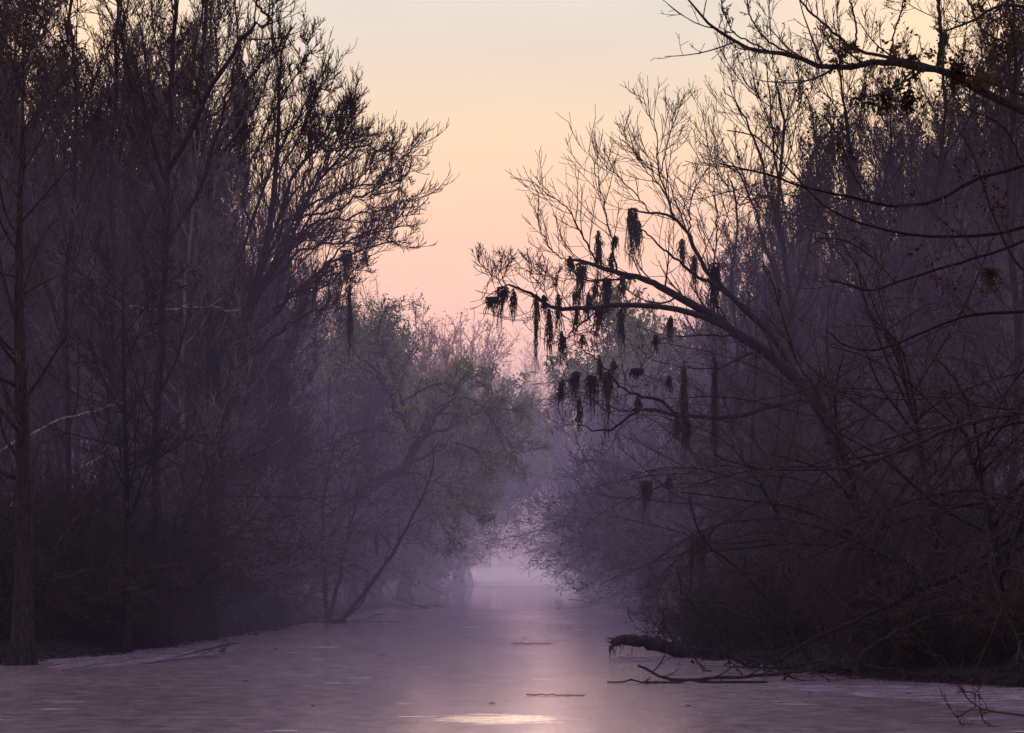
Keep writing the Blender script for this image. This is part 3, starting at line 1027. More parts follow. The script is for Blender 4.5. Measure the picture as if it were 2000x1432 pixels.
spots_m = [(1560, 360, 40, 6), (1700, 290, 30, 8), (1860, 330, 40, 10), (1950, 330, 50, 18), (1760, 470, 40, 8), (1900, 545, 40, 14), (1800, 520, 60, 14), (1950, 420, 60, 14), (1740, 240, 30, 8), (1630, 300, 30, 5), (1700, 330, 30, 6), (1770, 300, 30, 6)]
maple('red_leafed_maple', 'dark tree at the frame edge with sagging branches carrying small red leaves', 23.5, 9.0, 0.16, mid, 11.0, 12, spots_m, 'leaf_red')

low = [
    ([(2080, 790), (2000, 806), (1940, 815), (1860, 835), (1780, 872), (1690, 904), (1600, 918), (1500, 916), (1430, 903), (1395, 888)], .034, .010, 0.3, -.8, .8),
    ([(1690, 904), (1660, 880), (1625, 830), (1592, 760), (1560, 710), (1535, 640), (1505, 540)], .018, .008, -.3, .4, 0),
    ([(2080, 680), (1990, 800), (1960, 780), (1935, 730), (1920, 680)], .018, .007, 0, .3, .6),
    ([(1695, 903), (1660, 885), (1635, 870), (1612, 862)], .010, .006, -.3, -.6, 0),
    ([(2080, 830), (2000, 825), (1940, 838), (1880, 870), (1800, 980), (1745, 1000), (1690, 1050), (1600, 1082), (1500, 1090)], .024, .007, .5, .0, .5),
    ([(2080, 960), (1990, 968), (1900, 972), (1820, 975), (1750, 998)], .020, .010, .3, .2, .3),
    ([(1740, 1000), (1720, 970), (1690, 945), (1665, 930)], .010, .006, .2, .0, 0),
    ([(1860, 835), (1820, 880), (1795, 920), (1790, 960)], .010, .005, 0, .3, 0),
    ([(2080, 790), (2000, 800), (1900, 790), (1850, 765), (1835, 770)], .018, .006, .3, .5, .6),
    ([(1820, 780), (1730, 778), (1640, 765), (1600, 745)], .010, .006, .4, .6, 0),
    ([(2080, 1000), (1990, 1020), (1920, 1060), (1850, 1080), (1770, 1072)], .016, .006, .2, -.4, .3),
    ([(2080, 870), (2000, 880), (1930, 920), (1870, 985), (1800, 1010)], .014, .006, .2, -.6, .3),
]
maple('low_branched_tree', 'dark tree at the frame edge sweeping low crossing branches over the fallen brush', 22.3, 9.6, 0.15, low, 9.0, 13, [(1850, 1050, 60, 14), (1950, 900, 60, 10)], 'leaf_red')


def drooper(px, Y, h, label, n1=26, side=-1, L=4.2):
    base = at(px, HZ, Y)
    base[2] = ground_z(base[0], Y) - 0.1
    root = empty('drooping_tree', base)
    tag(root, label, 'tree')
    T = resample([base, base + (0.1 * side, 0, h * .35), base + (0.45 * side, 0.1, h * .7), base + (1.1 * side, 0, h)], 20, 0.03)[None]
    TR = trad(0.09, 20, 1.3, 0.02)
    P1, R1 = spawn(T, TR, n1, 0.15, 1, 1.1, 0.3, 0, 0, 14, -0.035, 0.13, 0.5, 0.010, lmin=L, lj=0.5)
    P1[..., 2] = np.maximum(P1[..., 2], 0.03)
    P2, R2 = spawn(P1, R1, 8, 0.15, 1, 0.6, 0.25, 0.30, 0.4, 7, -0.01, 0.2, 0.55, 0.007)
    P3, R3 = spawn(P2, R2, 4, 0.15, 1, 0.6, 0.25, 0.42, 0.3, 4, 0.0, 0.25, 0.7, 0.0055)
    for A in (P2, P3):
        A[..., 2] = np.maximum(A[..., 2], 0.02)
    Geo().tubes(T, TR, 8).tubes(P1, R1, 6).build('trunk', M['bark_dark'], root, base)
    Geo().tubes(P2, R2, 4).tubes(P3, R3, 3).build('crown', M['twig'], root, base)


drooper(1560, 38.5, 4.2, 'low bare tree drooping long thin branches behind the jagged fallen log', L=3.2)
drooper(1700, 35, 5.5, 'bare tree drooping branches over the middle of the fallen brush')
drooper(1840, 33, 6.5, 'bare tree drooping branches behind the broad duckweed strip')
drooper(1960, 31, 5.0, 'bare drooping tree nearest the corner sprig')
drooper(1480, 48, 6.5, 'bare drooping tree in the violet haze past the root mound', L=4.5)
drooper(330, 43.5, 4.5, 'bare tree drooping thin branches to the dark bank by the slim cypress', side=1, L=3.2)
drooper(520, 56, 6.0, 'bare drooping tree in haze beside the forked sapling', side=1, L=3.6)


# ------------------------------------------------------------------ olive leafing trees at the left of the channel
def leaning_willow():
    Y = 66
    base = at(548, HZ, Y)
    base[2] = ground_z(base[0], Y) - 0.1
    root = empty('leaning_willow', base)
    tag(root, 'thick trunked willow leaning over the channel with hazy olive leaves', 'tree')
    by = HZ + (CH - base[2]) * F / Y
    T, TR = limbs([([(548, by), (575, 1130), (625, 1060), (680, 990), (740, 940), (790, 915), (818, 860), (838, 812)], 0.34, 0.12)], Y, 22, 0.03)
    lst = [([(820, 862), (800, 840), (770, 790), (730, 720), (690, 680)], .11, .03), ([(810, 880), (850, 820), (885, 770), (905, 735)], .09, .02),
           ([(790, 915), (870, 870), (930, 880), (965, 905)], .07, .02), ([(740, 940), (700, 900), (650, 895), (600, 900)], .07, .02),
           ([(770, 790), (830, 760), (900, 740), (950, 730)], .06, .02), ([(800, 840), (760, 700), (740, 640), (760, 600)], .07, .02),
           ([(790, 915), (850, 940), (900, 980), (930, 1010)], .05, .015), ([(680, 990), (650, 900), (640, 800), (660, 700)], .07, .02),
           ([(820, 862), (900, 820), (960, 800), (1010, 800)], .07, .015), ([(850, 800), (920, 780), (980, 850), (1020, 900)], .05, .012),
           ([(740, 940), (800, 960), (850, 1000), (880, 1060)], .04, .012)]
    P1, R1 = limbs(lst, Y, 16, 0.05, 2.5)
    P2, R2 = spawn(P1, R1, 12, 0.15, 1, 0.75, 0.25, 0.29, 0.35, 7, 0.0, 0.2, 0.5, 0.010)
    P3, R3 = spawn(P2, R2, 8, 0.1, 1, 0.7, 0.25, 0.45, 0.3, 5, -0.04, 0.25, 0.6, 0.008)
    P4, R4 = spawn(P3, R3, 3, 0.15, 1, 0.6, 0.25, 0.5, 0.3, 4, -0.05, 0.25, 0.7, 0.007)
    Geo().tubes(T, TR, 10).tubes(P1, R1, 6).build('trunk', M['bark_dark'], root, base)
    Geo().tubes(P2, R2, 4).tubes(P3, R3, 3).tubes(P4, R4, 3).build('crown', M['twig'], root, base)
    pts = np.concatenate([P4[:, 1], P4[:, 2], P4[:, 3], P3[:, 3]])
    pts = pts[(rng.random(len(pts)) < 0.9)]
    Geo().leaves(pts + rng.normal(size=pts.shape) * .09, 0.19, 0.28, 0.9).build('leaves', M['leaf_olive'], root, base)


leaning_willow()


def green_tree(px, Y, top, label, leaf='leaf_olive', tp=None, sxy=1.0, name='willow_tree', lean=0):
    x = (px - 1000) * Y / F
    h = CH + (HZ - top) * Y / F
    place(tp or TP['willow'][0], name, x, Y, 0.15, h / 9.6, label, 'tree', None, sxy=sxy, lean=lean)


green_tree(790, 84, 668, 'bushy olive tree standing behind the crown of the leaning willow', sxy=1.15)
green_tree(720, 90, 640, 'olive tree low in haze left behind the leaning willow crown', tp=TP['willow'][1], sxy=1.2)
green_tree(830, 100, 770, 'rounded olive tree reaching right over the channel past the leaning willow', tp=TP['willow'][1], sxy=1.25)
green_tree(895, 135, 790, 'small olive tree leaning over the narrow far channel', sxy=1.3)
green_tree(735, 78, 600, 'olive green tree poking its leafy top out beneath the fan of branches', sxy=0.8)
green_tree(690, 72, 500, 'thin leafy tree standing against the glow under the fan of branches', tp=TP['spreading'][2], sxy=0.6, name='leafy_tree')
green_tree(660, 92, 600, 'dim olive tree hazed in behind the leaning willow', tp=TP['willow'][1])
green_tree(845, 112, 735, 'soft olive tree leaning out beyond the leaning willow', tp=TP['willow'][1], sxy=1.1)
green_tree(912, 150, 800, 'low olive tree at the narrowing of the channel', sxy=1.2)
green_tree(872, 172, 598, 'round crowned reddish tree glowing in the haze at the sky gap', tp=TP['cypress_far'][0], sxy=1.15, name='cypress_tree')
green_tree(905, 190, 620, 'second reddish crown beside the round crowned tree at the sky gap', tp=TP['cypress_far'][1], sxy=1.2, name='cypress_tree')
green_tree(948, 220, 652, 'smaller reddish crown stepping down toward the bottom of the sky gap', tp=TP['cypress_far'][1], sxy=1.2, name='cypress_tree')
green_tree(985, 300, 705, 'pinkish misty tree at the very bottom of the sky gap', tp=TP['cypress_far'][0], sxy=1.1, name='cypress_tree')
green_tree(1035, 330, 730, 'pale pink tree lost in mist straight above the channel', tp=TP['cypress_far'][1], sxy=1.2, name='cypress_tree')
green_tree(1075, 260, 665, 'faint pink tree seen through the lowest hanging moss', tp=TP['cypress_far'][0], sxy=1.1, name='cypress_tree')
green_tree(1150, 150, 650, 'grey green tree in haze behind the hanging moss', tp=TP['willow'][0], sxy=1.1)
green_tree(1210, 120, 640, 'greyish leafing tree behind the thick moss limbs', tp=TP['willow'][1], sxy=1.0)
green_tree(1290, 130, 565, 'dome topped hazy tree rising above the moss hung limbs', tp=TP['willow'][0], sxy=1.0)
green_tree(1375, 110, 570, 'hazy tree merging with the twigs above the moss hung limbs', tp=TP['cypress_far'][1], sxy=1.0, name='cypress_tree')


for a in ((425, 59, 60, 'dense brushy tree hazed in behind the fan of branches'), (500, 63, 330, 'lower brushy tree seen through the fan of branches'), 
          (570, 68, 480, 'faint brushy tree low behind the tips of the fan of branches')):
    green_tree(a[0], a[1], a[2], a[3], tp=TP['slender'][1], sxy=0.75, name='bare_tree')


def sapling():
    """three-stemmed dead sapling standing in the water"""
    Y = 57
    base = at(640, HZ + CH * F / Y, Y)
    base[2] = -0.05
    root = empty('forked_sapling', base)
    tag(root, 'dead forked sapling standing in the water with three bare stems', 'sapling')
    by = HZ + CH * F / Y
    lst = [([(642, by), (636, 1180), (634, 1120), (632, 1060), (630, 1000), (640, 930), (655, 860)], .075, .018),
           ([(640, by), (650, 1180), (664, 1120), (676, 1060), (690, 1010), (700, 950)], .065, .015),
           ([(646, by - 2), (672, 1208), (700, 1172), (740, 1120), (780, 1060), (810, 1000), (838, 940), (850, 880)], .075, .014),
           ([(660, 1212), (690, 1195), (712, 1170), (720, 1140)], .03, .010)]
    P1, R1 = limbs(lst, Y, 18, 0.02, 0.4)
    R1 = R1 * 1.3
    P2, R2 = spawn(P1, R1, 10, 0.45, 1, 0.8, 0.3, 0.2, 0.2, 6, 0.1, 0.2, 0.5, 0.008)
    P3, R3 = spawn(P2, R2, 4, 0.2, 1, 0.7, 0.3, 0.45, 0.2, 4, 0.1, 0.2, 0.7, 0.007)
    g = Geo().tubes(P1, R1, 8)
    # swollen knotted foot just above the water
    g.tubes(resample([base + (-.12, 0, -.1), base + (.05, 0, .06), base + (.40, 0, .05), base + (.62, 0.05, .16)], 10), np.array([.08, .12, .13, .12, .10, .10, .11, .11, .09, .05]), 8)
    g.build('stem', M['bark_dark'], root, base)
    Geo().tubes(P2, R2, 4).tubes(P3, R3, 3).build('crown', M['twig'], root, base)


sapling()


# flared cypress at the left edge
def cypress(px, Y, r, label, h=14, name='bald_cypress', flare=2.1):
    x = (px - 1000) * Y / F
    base = np.array([x, Y, -0.25])
    root = empty(name, base)
    tag(root, label, 'tree')
    n, sd = 40, 28
    z = np.linspace(0, h, n) ** 1.0
    z = np.concatenate([np.linspace(0, 2.2, 22), np.linspace(2.5, h, 18)])
    th = np.arange(sd) * 2 * math.pi / sd
    rr = r * (1 - 0.95 * (z / h) ** 1.1) + r * (flare - 1) * np.exp(-z / 0.55)
    fl = np.exp(-z / 0.9)
    lob = 1 + 0.20 * np.cos(7 * th + 0.6)[None] * fl[:, None] + 0.10 * np.cos(11 * th + 2)[None] * fl[:, None] + 0.02 * rng.normal(size=(n, sd))
    wx = 0.05 * np.sin(z * 0.6)
    V = np.stack([wx[:, None] + rr[:, None] * lob * np.cos(th)[None], rr[:, None] * lob * np.sin(th)[None], np.repeat(z[:, None], sd, 1)], -1)
    g = Geo()
    g.v = [V.reshape(-1, 3) + base]
    i = np.arange(n - 1)[:, None] * sd
    k = np.arange(sd)[None]
    k2 = (k + 1) % sd
    g.f = [np.stack([i + k, i + k2, i + sd + k2, i + sd + k], -1).reshape(-1, 4)]
    g.n = n * sd
    T = np.stack([wx, np.zeros(n), z], -1)[None] + base
    R = rr[None]
    P1, R1 = spawn(T, R, 30, 0.60, 1, 1.0, 0.3, 0, 0, 8, 0.08, 0.2, 0.35, 0.010, lmin=2.0, lj=0.6)
    g.tubes(P1, R1, 6)
    P2, R2 = spawn(P1, R1, 9, 0.15, 1, 0.8, 0.2, 0.4, 0.4, 6, 0.05, 0.2, 0.5, 0.009)
    P3, R3 = spawn(P2, R2, 7, 0.15, 1, 0.7, 0.2, 0.4, 0.4, 4, 0.05, 0.2, 0.6, 0.007)
    g.build('trunk', M['root'], root, base)
    Geo().tubes(P2, R2, 3).tubes(P3, R3, 3).build('crown', M['twig'], root, base)


cypress(42, 33.6, 0.20, 'big flared cypress trunk standing in the water at the dark bank', 12.5, flare=1.8)
cypress(410, 46.5, 0.13, 'small flared cypress stump like trunk where the dark bank meets open water', 9)
cypress(245, 38.5, 0.10, 'slim cypress standing just off the bank with shaggy foot', 9)
cypress(520, 52, 0.07, 'slim dark trunk in shallow water near the forked sapling', 8, flare=1.5)


def knees():
    spots = [(330, 41.5), (345, 41.8), (395, 45.5), (447, 47.0), (482, 49.5), (488, 49.4), (600, 61), (590, 61.5), (300, 40.2), (262, 39.5), (505, 51), (165, 37.8), (372, 43.6), (1352, 34), (1700, 31.2)]
    for i, (px, Y) in enumerate(spots):
        h = random.uniform(0.12, 0.45)
        b = at(px, HZ, Y)
        b[2] = -0.08
        P = resample([b, b + (random.uniform(-.03, .03), 0, h * .5), b + (random.uniform(-.06, .06), 0, h)], 6)
        g = Geo().tubes(P, np.array([.09, .06, .045, .035, .03, .012]) * random.uniform(.7, 1.2), 7)
        o = g.build('cypress_knee', M['root'], None, b)
        lab = 'dark cypress knee poking up at the edge of the dark bank' if px < 460 or px > 1000 else 'dark cypress knee in open water near the forked sapling'
        if px > 1000:
            lab = 'dark cypress knee beside the fallen brush'
        tag(o, lab, 'cypress knee', lab)


knees()


# ------------------------------------------------------------------ Spanish moss clumps
def moss(px, py, ln, wd, Y, label, yoff=0.0):
    k = Y / F
    top = at(px, py, Y)
    n = int(10 + wd * 2.6 + ln * 0.25)
    wd = wd * 1.0
    L = ln * k
    W = wd * k
    a = rng.uniform(-1, 1, n)
    flat = wd >= 20
    m = 8
    s = np.linspace(0, 1, m)
    # strands leave a hanging core: narrow at the top, fuller a third of the way down, then thinning to a tail
    s0 = rng.uniform(0, 0.62, n) ** 1.2
    if flat:
        s0 *= 0.45
    env0 = np.where(flat, 0.85, np.minimum(1.0, 0.22 + 2.4 * s0)) * (1 - 0.55 * s0) * 0.9
    ntail = 1 + (wd > 9) + (wd > 16) + (wd > 22)
    cx = rng.uniform(-0.42, 0.42, ntail) * W * (ntail > 1)
    tl = rng.uniform(0.35, 0.95, ntail)
    tl[0] = 1.0
    tail = rng.integers(0, ntail, n)
    sx = a * env0 * W * 0.5
    core = rng.random(n) < 0.28
    a = np.where(core, a * 0.35, a)
    lens = L * (1 - s0) * tl[tail] * np.where(core, rng.uniform(0.75, 1.35, n), rng.uniform(0.10, 0.75, n) * (1.0 - 0.5 * np.abs(a)))
    P = np.zeros((n, m, 3))
    conv = (lens / L)[:, None] * s[None]
    ex = cx[tail] + a * W * 0.16
    wgt = np.clip(conv * 1.2, 0, 1)
    P[:, :, 0] = top[0] + sx[:, None] * (1 - wgt) + ex[:, None] * wgt
    dy = rng.uniform(-.4, .4, n) * W * env0
    P[:, :, 1] = top[1] + dy[:, None] * (1 - 0.5 * s)[None]
    P[:, :, 2] = top[2] + 0.02 - (s0 * L * 0.9)[:, None] - s[None] * lens[:, None]
    wob = np.cumsum(rng.normal(size=(n, m, 3)) * 0.020, axis=1)
    wob[:, 0] = 0
    P += wob * (1, 1, 0.3)
    R = (0.0065 * (1 - s) ** 0.5 + 0.0035)[None] * rng.uniform(0.5, 1.3, (n, 1))
    P2, R2 = spawn(P, R, 3, 0.1, 0.9, 0.30, 0.15, 0.22, 0.2, 4, -0.6, 0.15, 0.6, 0.0035)
    g = Geo().tubes(P, R, 4).tubes(P2, R2, 3)
    # tuft knotted on the branch
    q = np.linspace(-1, 1, 6)
    Pt = np.stack([top[0] + q * W * (0.42 if flat else 0.16), np.full(6, top[1]), top[2] + 0.01 - np.abs(q) * 0.03 * L], -1)
    g.tubes(Pt, np.array([.008, .02, .026, .024, .018, .008]) * min(1.6, 0.5 + W * 2), 6)
    o = g.build('spanish_moss', M['moss'], None, top)
    tag(o, label, 'moss clump', 'clumps of moss hanging from the branches')
    return o


MOSS = [
    (1236, 408, 105, 26, 43, 'largest moss clump, hanging from the high stub branch against the sky'),
    (1248, 432, 62, 9, 42.5, 'narrow moss tail close beside the largest clump'),
    (1168, 452, 92, 15, 42.2, 'tall pointed moss tuft standing off an upward twig'),
    (1113, 502, 46, 16, 42, 'moss clump at the end of the upper moss limb'),
    (1134, 515, 100, 26, 42, 'thick ragged moss curtain below the end of the upper limb'),
    (1124, 566, 34, 12, 42, 'small moss tuft dangling at the short middle branch tip'),
    (1163, 545, 55, 10, 42, 'thin moss tail between the thick curtain and the middle clump'),
    (1186, 545, 82, 24, 42, 'wide moss clump hanging between the two heavy limbs'),
    (1201, 462, 36, 12, 42, 'little moss tuft caught in upright twigs'),
    (1216, 540, 60, 16, 42, 'stringy moss fringe under the fork of the heavy limb'),
    (1194, 495, 50, 10, 42, 'moss strand clinging along the steep limb section'),
    (982, 562, 70, 28, 40.4, 'heavy moss bunch at the tip of the longest limb'),
    (960, 582, 34, 26, 40.3, 'matted moss at the outermost curled tip'),
    (1003, 565, 62, 12, 40.6, 'slim moss tail just inside the limb tip bunch'),
    (1047, 575, 118, 9, 40.9, 'long thin moss string reaching far below the limb'),
    (1062, 578, 42, 18, 41, 'short moss fringe on the drooping part of the long limb'),
    (1073, 605, 100, 13, 41, 'long moss tail with a bulge near its end'),
    (1089, 575, 78, 9, 41.1, 'straight slim moss strand crossing the limb'),
    (1150, 572, 70, 12, 41.4, 'dark moss plug set on top of the long limb'),
    (1097, 648, 62, 15, 40.8, 'moss hanging at the end of the downward hooked branch'),
    (1126, 604, 58, 12, 41.3, 'moss tail under the middle of the long limb'),
    (1170, 602, 70, 20, 41.4, 'fat pointed moss clump under the long limb'),
    (1213, 598, 90, 13, 41.5, 'single long moss tail nearest the thick part of the long limb'),
    (1137, 655, 30, 10, 41, 'tiny moss tuft on the hooked branch'),
    (1125, 728, 66, 20, 41, 'ragged moss clump on the lower arm nearest the sky gap'),
    (1131, 775, 62, 8, 41, 'thin moss tail trailing below the ragged lower clump'),
    (1155, 735, 72, 24, 41.2, 'broad moss clump in the middle of the lower row'),
    (1171, 695, 54, 9, 41.2, 'upright moss strand above the lower row'),
    (1186, 728, 112, 20, 41.3, 'longest heavy moss clump of the lower row'),
    (1197, 702, 42, 7, 41.3, 'wispy moss strand above the longest lower clump'),
    (1096, 745, 52, 12, 40.8, 'outermost hooked moss clump of the lower row'),
    (1245, 722, 26, 30, 41.3, 'round twiggy moss nest on a side twig'),
    (1246, 775, 44, 12, 41.5, 'moss clump hanging beneath the lower arm near its fork'),
    (1310, 618, 48, 11, 42, 'moss clump under the thick limb against grey green haze'),
    (1281, 655, 40, 10, 42, 'moss tuft at the bend of the looping twig'),
    (1336, 705, 175, 15, 41.6, 'very long moss rope crossing the lower arm'),
    (1343, 815, 66, 12, 41.6, 'moss tail hanging under the lower arm beside the rope'),
    (1322, 812, 62, 12, 41.6, 'second moss tail hanging under the lower arm beside the rope'),
    (1396, 690, 190, 8, 42.5, 'long thin straight moss strand nearest the main trunk'),
    (1306, 735, 34, 9, 42, 'small faint moss tuft above the lower arm'),
    (1396, 515, 115, 26, 42.3, 'dark shaggy moss mass where the high limb meets the trunk'),
    (1332, 468, 56, 16, 42.5, 'ragged moss tuft under the high curved limb'),
    (1355, 500, 60, 12, 42.5, 'moss strand below the high limb crotch'),
    (1262, 940, 78, 26, 44, 'slanting moss curtain low over the misty bush'),
    (1306, 930, 44, 11, 44, 'short moss tail next to the low slanting curtain'),
    (1370, 1035, 130, 22, 40, 'shaggy moss column above the fallen log'),
    (1352, 1040, 110, 10, 40, 'thin moss strand beside the shaggy column above the log'),
    (676, 490, 80, 26, 47.5, 'big moss clump under the lowest limb of the fan crowned tree'),
    (683, 555, 125, 9, 47.6, 'long thin moss tail trailing from the big clump of the fan tree'),
    (712, 492, 38, 14, 47.5, 'short moss tuft beside the big clump of the fan tree'),
    (482, 335, 52, 12, 47.5, 'moss tuft caught high inside the fan of branches'),
    (496, 835, 70, 15, 52, 'dim moss clump in the dark wood beside red leaves'),
    (735, 1030, 56, 8, 60, 'thin moss tail under the leaning willow trunk'),
    (592, 1040, 44, 9, 60, 'faint moss tuft in shade below the leaning willow'),
    (1845, 60, 60, 16, 38, 'moss clump caught behind the high maple bough'),
    (1930, 525, 44, 22, 24, 'dark round tuft of moss in the red leafed branches'),
    (1518, 245, 30, 9, 46, 'small dark tuft in the upright brushy twigs'),
]
for a in MOSS:
    moss(*a)


# ------------------------------------------------------------------ fallen log, driftwood, brush
def driftlog():
    Y = 36
    b = at(1192, 1252, Y)
    root = empty('fallen_log', (b[0], Y, 0))
    tag(root, 'thick dark fallen log with a jagged broken end jutting over the water', 'log')
    o3 = (b[0], Y, 0)
    pts = [at(1194, 1256, Y), at(1215, 1250, Y), at(1240, 1250, Y), at(1270, 1258, Y + .1), at(1310, 1268, Y + .3), at(1360, 1278, Y + .6), at(1430, 1284, Y + 1.2), at(1560, 1290, Y + 2)]
    P = resample(pts, 22, 0.020)
    R = np.interp(np.linspace(0, 1, 22), [0, .05, .15, .3, .6, 1], [.060, .090, .115, .118, .14, .16]) * (1 + 0.10 * rng.normal(size=22))
    g = Geo().tubes(P, R, 12)
    for (dx, dz, l, r) in ((-.02, .05, .16, .02), (-.05, 0, .10, .025), (.0, .09, .10, .018), (.12, .11, .10, .02), (.35, .12, .16, .025), (.02, -.05, .06, .02)):
        s = P[0] + np.array([dx + .05, 0, dz])
        g.tubes(resample([s, s + (-l * .6, 0, l * .3), s + (-l, 0.01, l * .35)], 5), np.linspace(r, .004, 5), 5)
    g.build('trunk', M['bark_dark'], root, o3)
    # dangling root hairs at the end
    q = []
    for _ in range(20):
        t = random.random() ** 1.5
        s = P[int(t * 8)] + np.array([random.uniform(-.05, .05), random.uniform(-.05, .05), -.05])
        l = random.uniform(.08, max(.1, s[2]))
        q.append(resample([s, s + (random.uniform(-.04, .04), 0, -l * .5), s + (random.uniform(-.05, .05), 0, -l)], 5))
    Geo().tubes(np.array(q), np.tile(np.linspace(.010, .005, 5), (20, 1)), 4).build('root_hair', M['moss'], root, o3)
    # snag twigs sticking up from it
    lst = [([(1305, 1262), (1290, 1235), (1265, 1205), (1250, 1190)], .018, .006), ([(1320, 1265), (1300, 1230), (1290, 1195), (1282, 1175)], .018, .006),
           ([(1345, 1270), (1350, 1240), (1335, 1215), (1320, 1200)], .016, .006), ([(1310, 1262), (1275, 1245), (1245, 1225), (1228, 1205)], .016, .006),
           ([(1370, 1275), (1372, 1250), (1360, 1232), (1340, 1238)], .014, .006), ([(1290, 1260), (1283, 1245), (1288, 1225), (1300, 1210)], .022, .008)]
    P1, R1 = limbs(lst, Y + .4, 12, 0.02, .4)
    P2, R2 = spawn(P1, R1, 8, 0.2, 1, 0.7, 0.3, .35, .2, 6, .05, .25, .6, .005)
    P3, R3 = spawn(P2, R2, 3, 0.2, 1, 0.7, 0.3, .45, .2, 4, .05, .25, .7, .0045)
    Geo().tubes(P1, R1, 5).tubes(P2, R2, 4).tubes(P3, R3, 3).build('twig', M['twig'], root, o3)


driftlog()


def stump_mound():
    Y = 37.2
    c = at(1430, HZ, Y)
    c[2] = 0
    n, sd = 14, 30
    t = np.linspace(0, 1, n)
    th = np.arange(sd) * 2 * math.pi / sd
    rad = 1.15 * (1 - t) ** 0.8 + 0.05
    z = -0.15 + 0.72 * t
    nz = 1 + 0.16 * np.sin(3 * th + 1)[None] * (1 - t)[:, None] + 0.10 * rng.normal(size=(n, sd))
    V = np.stack([c[0] + 0.9 * rad[:, None] * nz * np.cos(th), c[1] + 0.6 * rad[:, None] * nz * np.sin(th), z[:, None] + 0.05 * rng.normal(size=(n, sd)) + 0.12 * np.cos(2 * th + .5)[None] * t[:, None]], -1)
    g = Geo()
    g.v = [V.reshape(-1, 3)]
    i = np.arange(n - 1)[:, None] * sd
    k = np.arange(sd)[None]
    k2 = (k + 1) % sd
    g.f = [np.stack([i + k, i + k2, i + sd + k2, i + sd + k], -1).reshape(-1, 4), (np.arange(sd) + (n - 1) * sd)[None]]
    g.n = n * sd
    a = rng.uniform(0, 2 * math.pi, 120)
    rr = rng.uniform(0.2, 1.0, 120)
    S = np.stack([c[0] + rr * np.cos(a), c[1] + .7 * rr * np.sin(a), 0.62 * (1 - rr) + 0.0 * a], -1)
    P = np.stack([S, S + rng.normal(size=S.shape) * .12 + (0, 0, .12), S + rng.normal(size=S.shape) * .22 + (0, 0, .16)], 1)
    g.tubes(P, np.tile(np.array([.014, .01, .005]), (120, 1)), 4)
    o = g.build('root_mound', M['root'], None, c)
    tag(o, 'ragged mound of roots and mud against the fallen log', 'root mound')


stump_mound()


def stick(name, pts, Y, r0, r1, label, k=0, lrr=.3, cat='branch', mat='bark_dark', yb=None, twr=.0055):
    """a fallen branch or floating stick"""
    Q = [at(p[0], p[1], Y + (0 if yb is None else (yb - 0) * j / (len(pts) - 1))) for j, p in enumerate(pts)]
    P = resample(Q, 18, 0.018)[None]
    P[..., 2] = np.maximum(P[..., 2], 0.012)
    R = np.linspace(r0, r1, 18)[None]
    base = P[0, 0].copy()
    g = Geo().tubes(P, R, 7)
    if k:
        P2, R2 = spawn(P, R, k, .1, 1, .8, .3, lrr, .3, 7, .05, .2, .55, twr)
        P3, R3 = spawn(P2, R2, 4, .15, 1, .7, .3, .4, .3, 5, .04, .25, .7, twr * .9)
        for A in (P2, P3):
            A[..., 2] = np.maximum(A[..., 2], -0.02)
        g.tubes(P2, R2, 5).tubes(P3, R3, 3)
    o = g.build(name, M[mat], None, base)
    tag(o, label, cat)
    return o


def wy(Y, z=0.0):
    return HZ + (CH - z) * F / Y


# fallen brush on the right, each branch a thing
stick('fallen_branch', [(1245, 1300), (1280, 1318), (1330, 1330), (1400, 1325), (1470, 1322), (1540, 1312), (1600, 1300), (1650, 1290)], 29.0, .022, .04, 'long fallen branch with forked tip lying just above the open water', 12, .18)
stick('fallen_branch', [(1186, 1332), (1240, 1331), (1300, 1333), (1370, 1331), (1430, 1335), (1500, 1338)], 28.4, .012, .03, 'flat dark branch floating along the pale weed edge', 5, .06)
stick('fallen_branch', [(1612, 1335), (1590, 1310), (1560, 1255), (1510, 1185), (1450, 1120), (1390, 1070), (1362, 1030), (1350, 985)], 31, .05, .012, 'long dark branch leaning out of the thicket over the log', 12, .16)
stick('fallen_branch', [(1480, 1335), (1440, 1290), (1400, 1240), (1360, 1190), (1330, 1150), (1325, 1105)], 33, .03, .010, 'slim curved branch rising over the log with upturned tip', 9, .2)
stick('fallen_branch', [(1760, 1330), (1740, 1280), (1690, 1220), (1610, 1150), (1540, 1110), (1470, 1100)], 31, .04, .012, 'dark slanting branch deep in the fallen brush', 10, .2)
stick('fallen_branch', [(1390, 1330), (1368, 1300), (1340, 1270), (1310, 1240), (1290, 1215)], 31.5, .018, .007, 'thin slanting stick planted in front of the fallen log', 4, .2)
stick('fallen_branch', [(1450, 1325), (1430, 1295), (1412, 1275), (1400, 1262)], 30.5, .014, .007, 'short slanting stick beside the longer one before the log', 2, .2)
stick('fallen_branch', [(1520, 1290), (1600, 1240), (1700, 1200), (1800, 1150), (1900, 1110), (2010, 1060)], 30, .035, .05, 'heavy black branch slanting down through the thicket', 10, .2)
stick('fallen_branch', [(1660, 1325), (1690, 1270), (1760, 1230), (1850, 1200), (1960, 1190)], 29.5, .02, .03, 'black branch arching low over the muddy edge', 9, .2)
stick('fallen_branch', [(1530, 1330), (1560, 1300), (1620, 1290), (1700, 1300), (1790, 1320), (1840, 1335)], 29, .02, .025, 'low arched stick at the pale weed edge under the thicket', 9, .16)
stick('fallen_branch', [(1330, 1170), (1400, 1185), (1480, 1215), (1560, 1260), (1640, 1310)], 33.5, .03, .04, 'drooping branch hung with strands beside the shaggy moss column', 10, .2)
stick('fallen_branch', [(1830, 1290), (1800, 1240), (1780, 1180), (1790, 1120)], 28.5, .02, .01, 'upright broken stick in the darkest corner of the thicket', 6, .25)
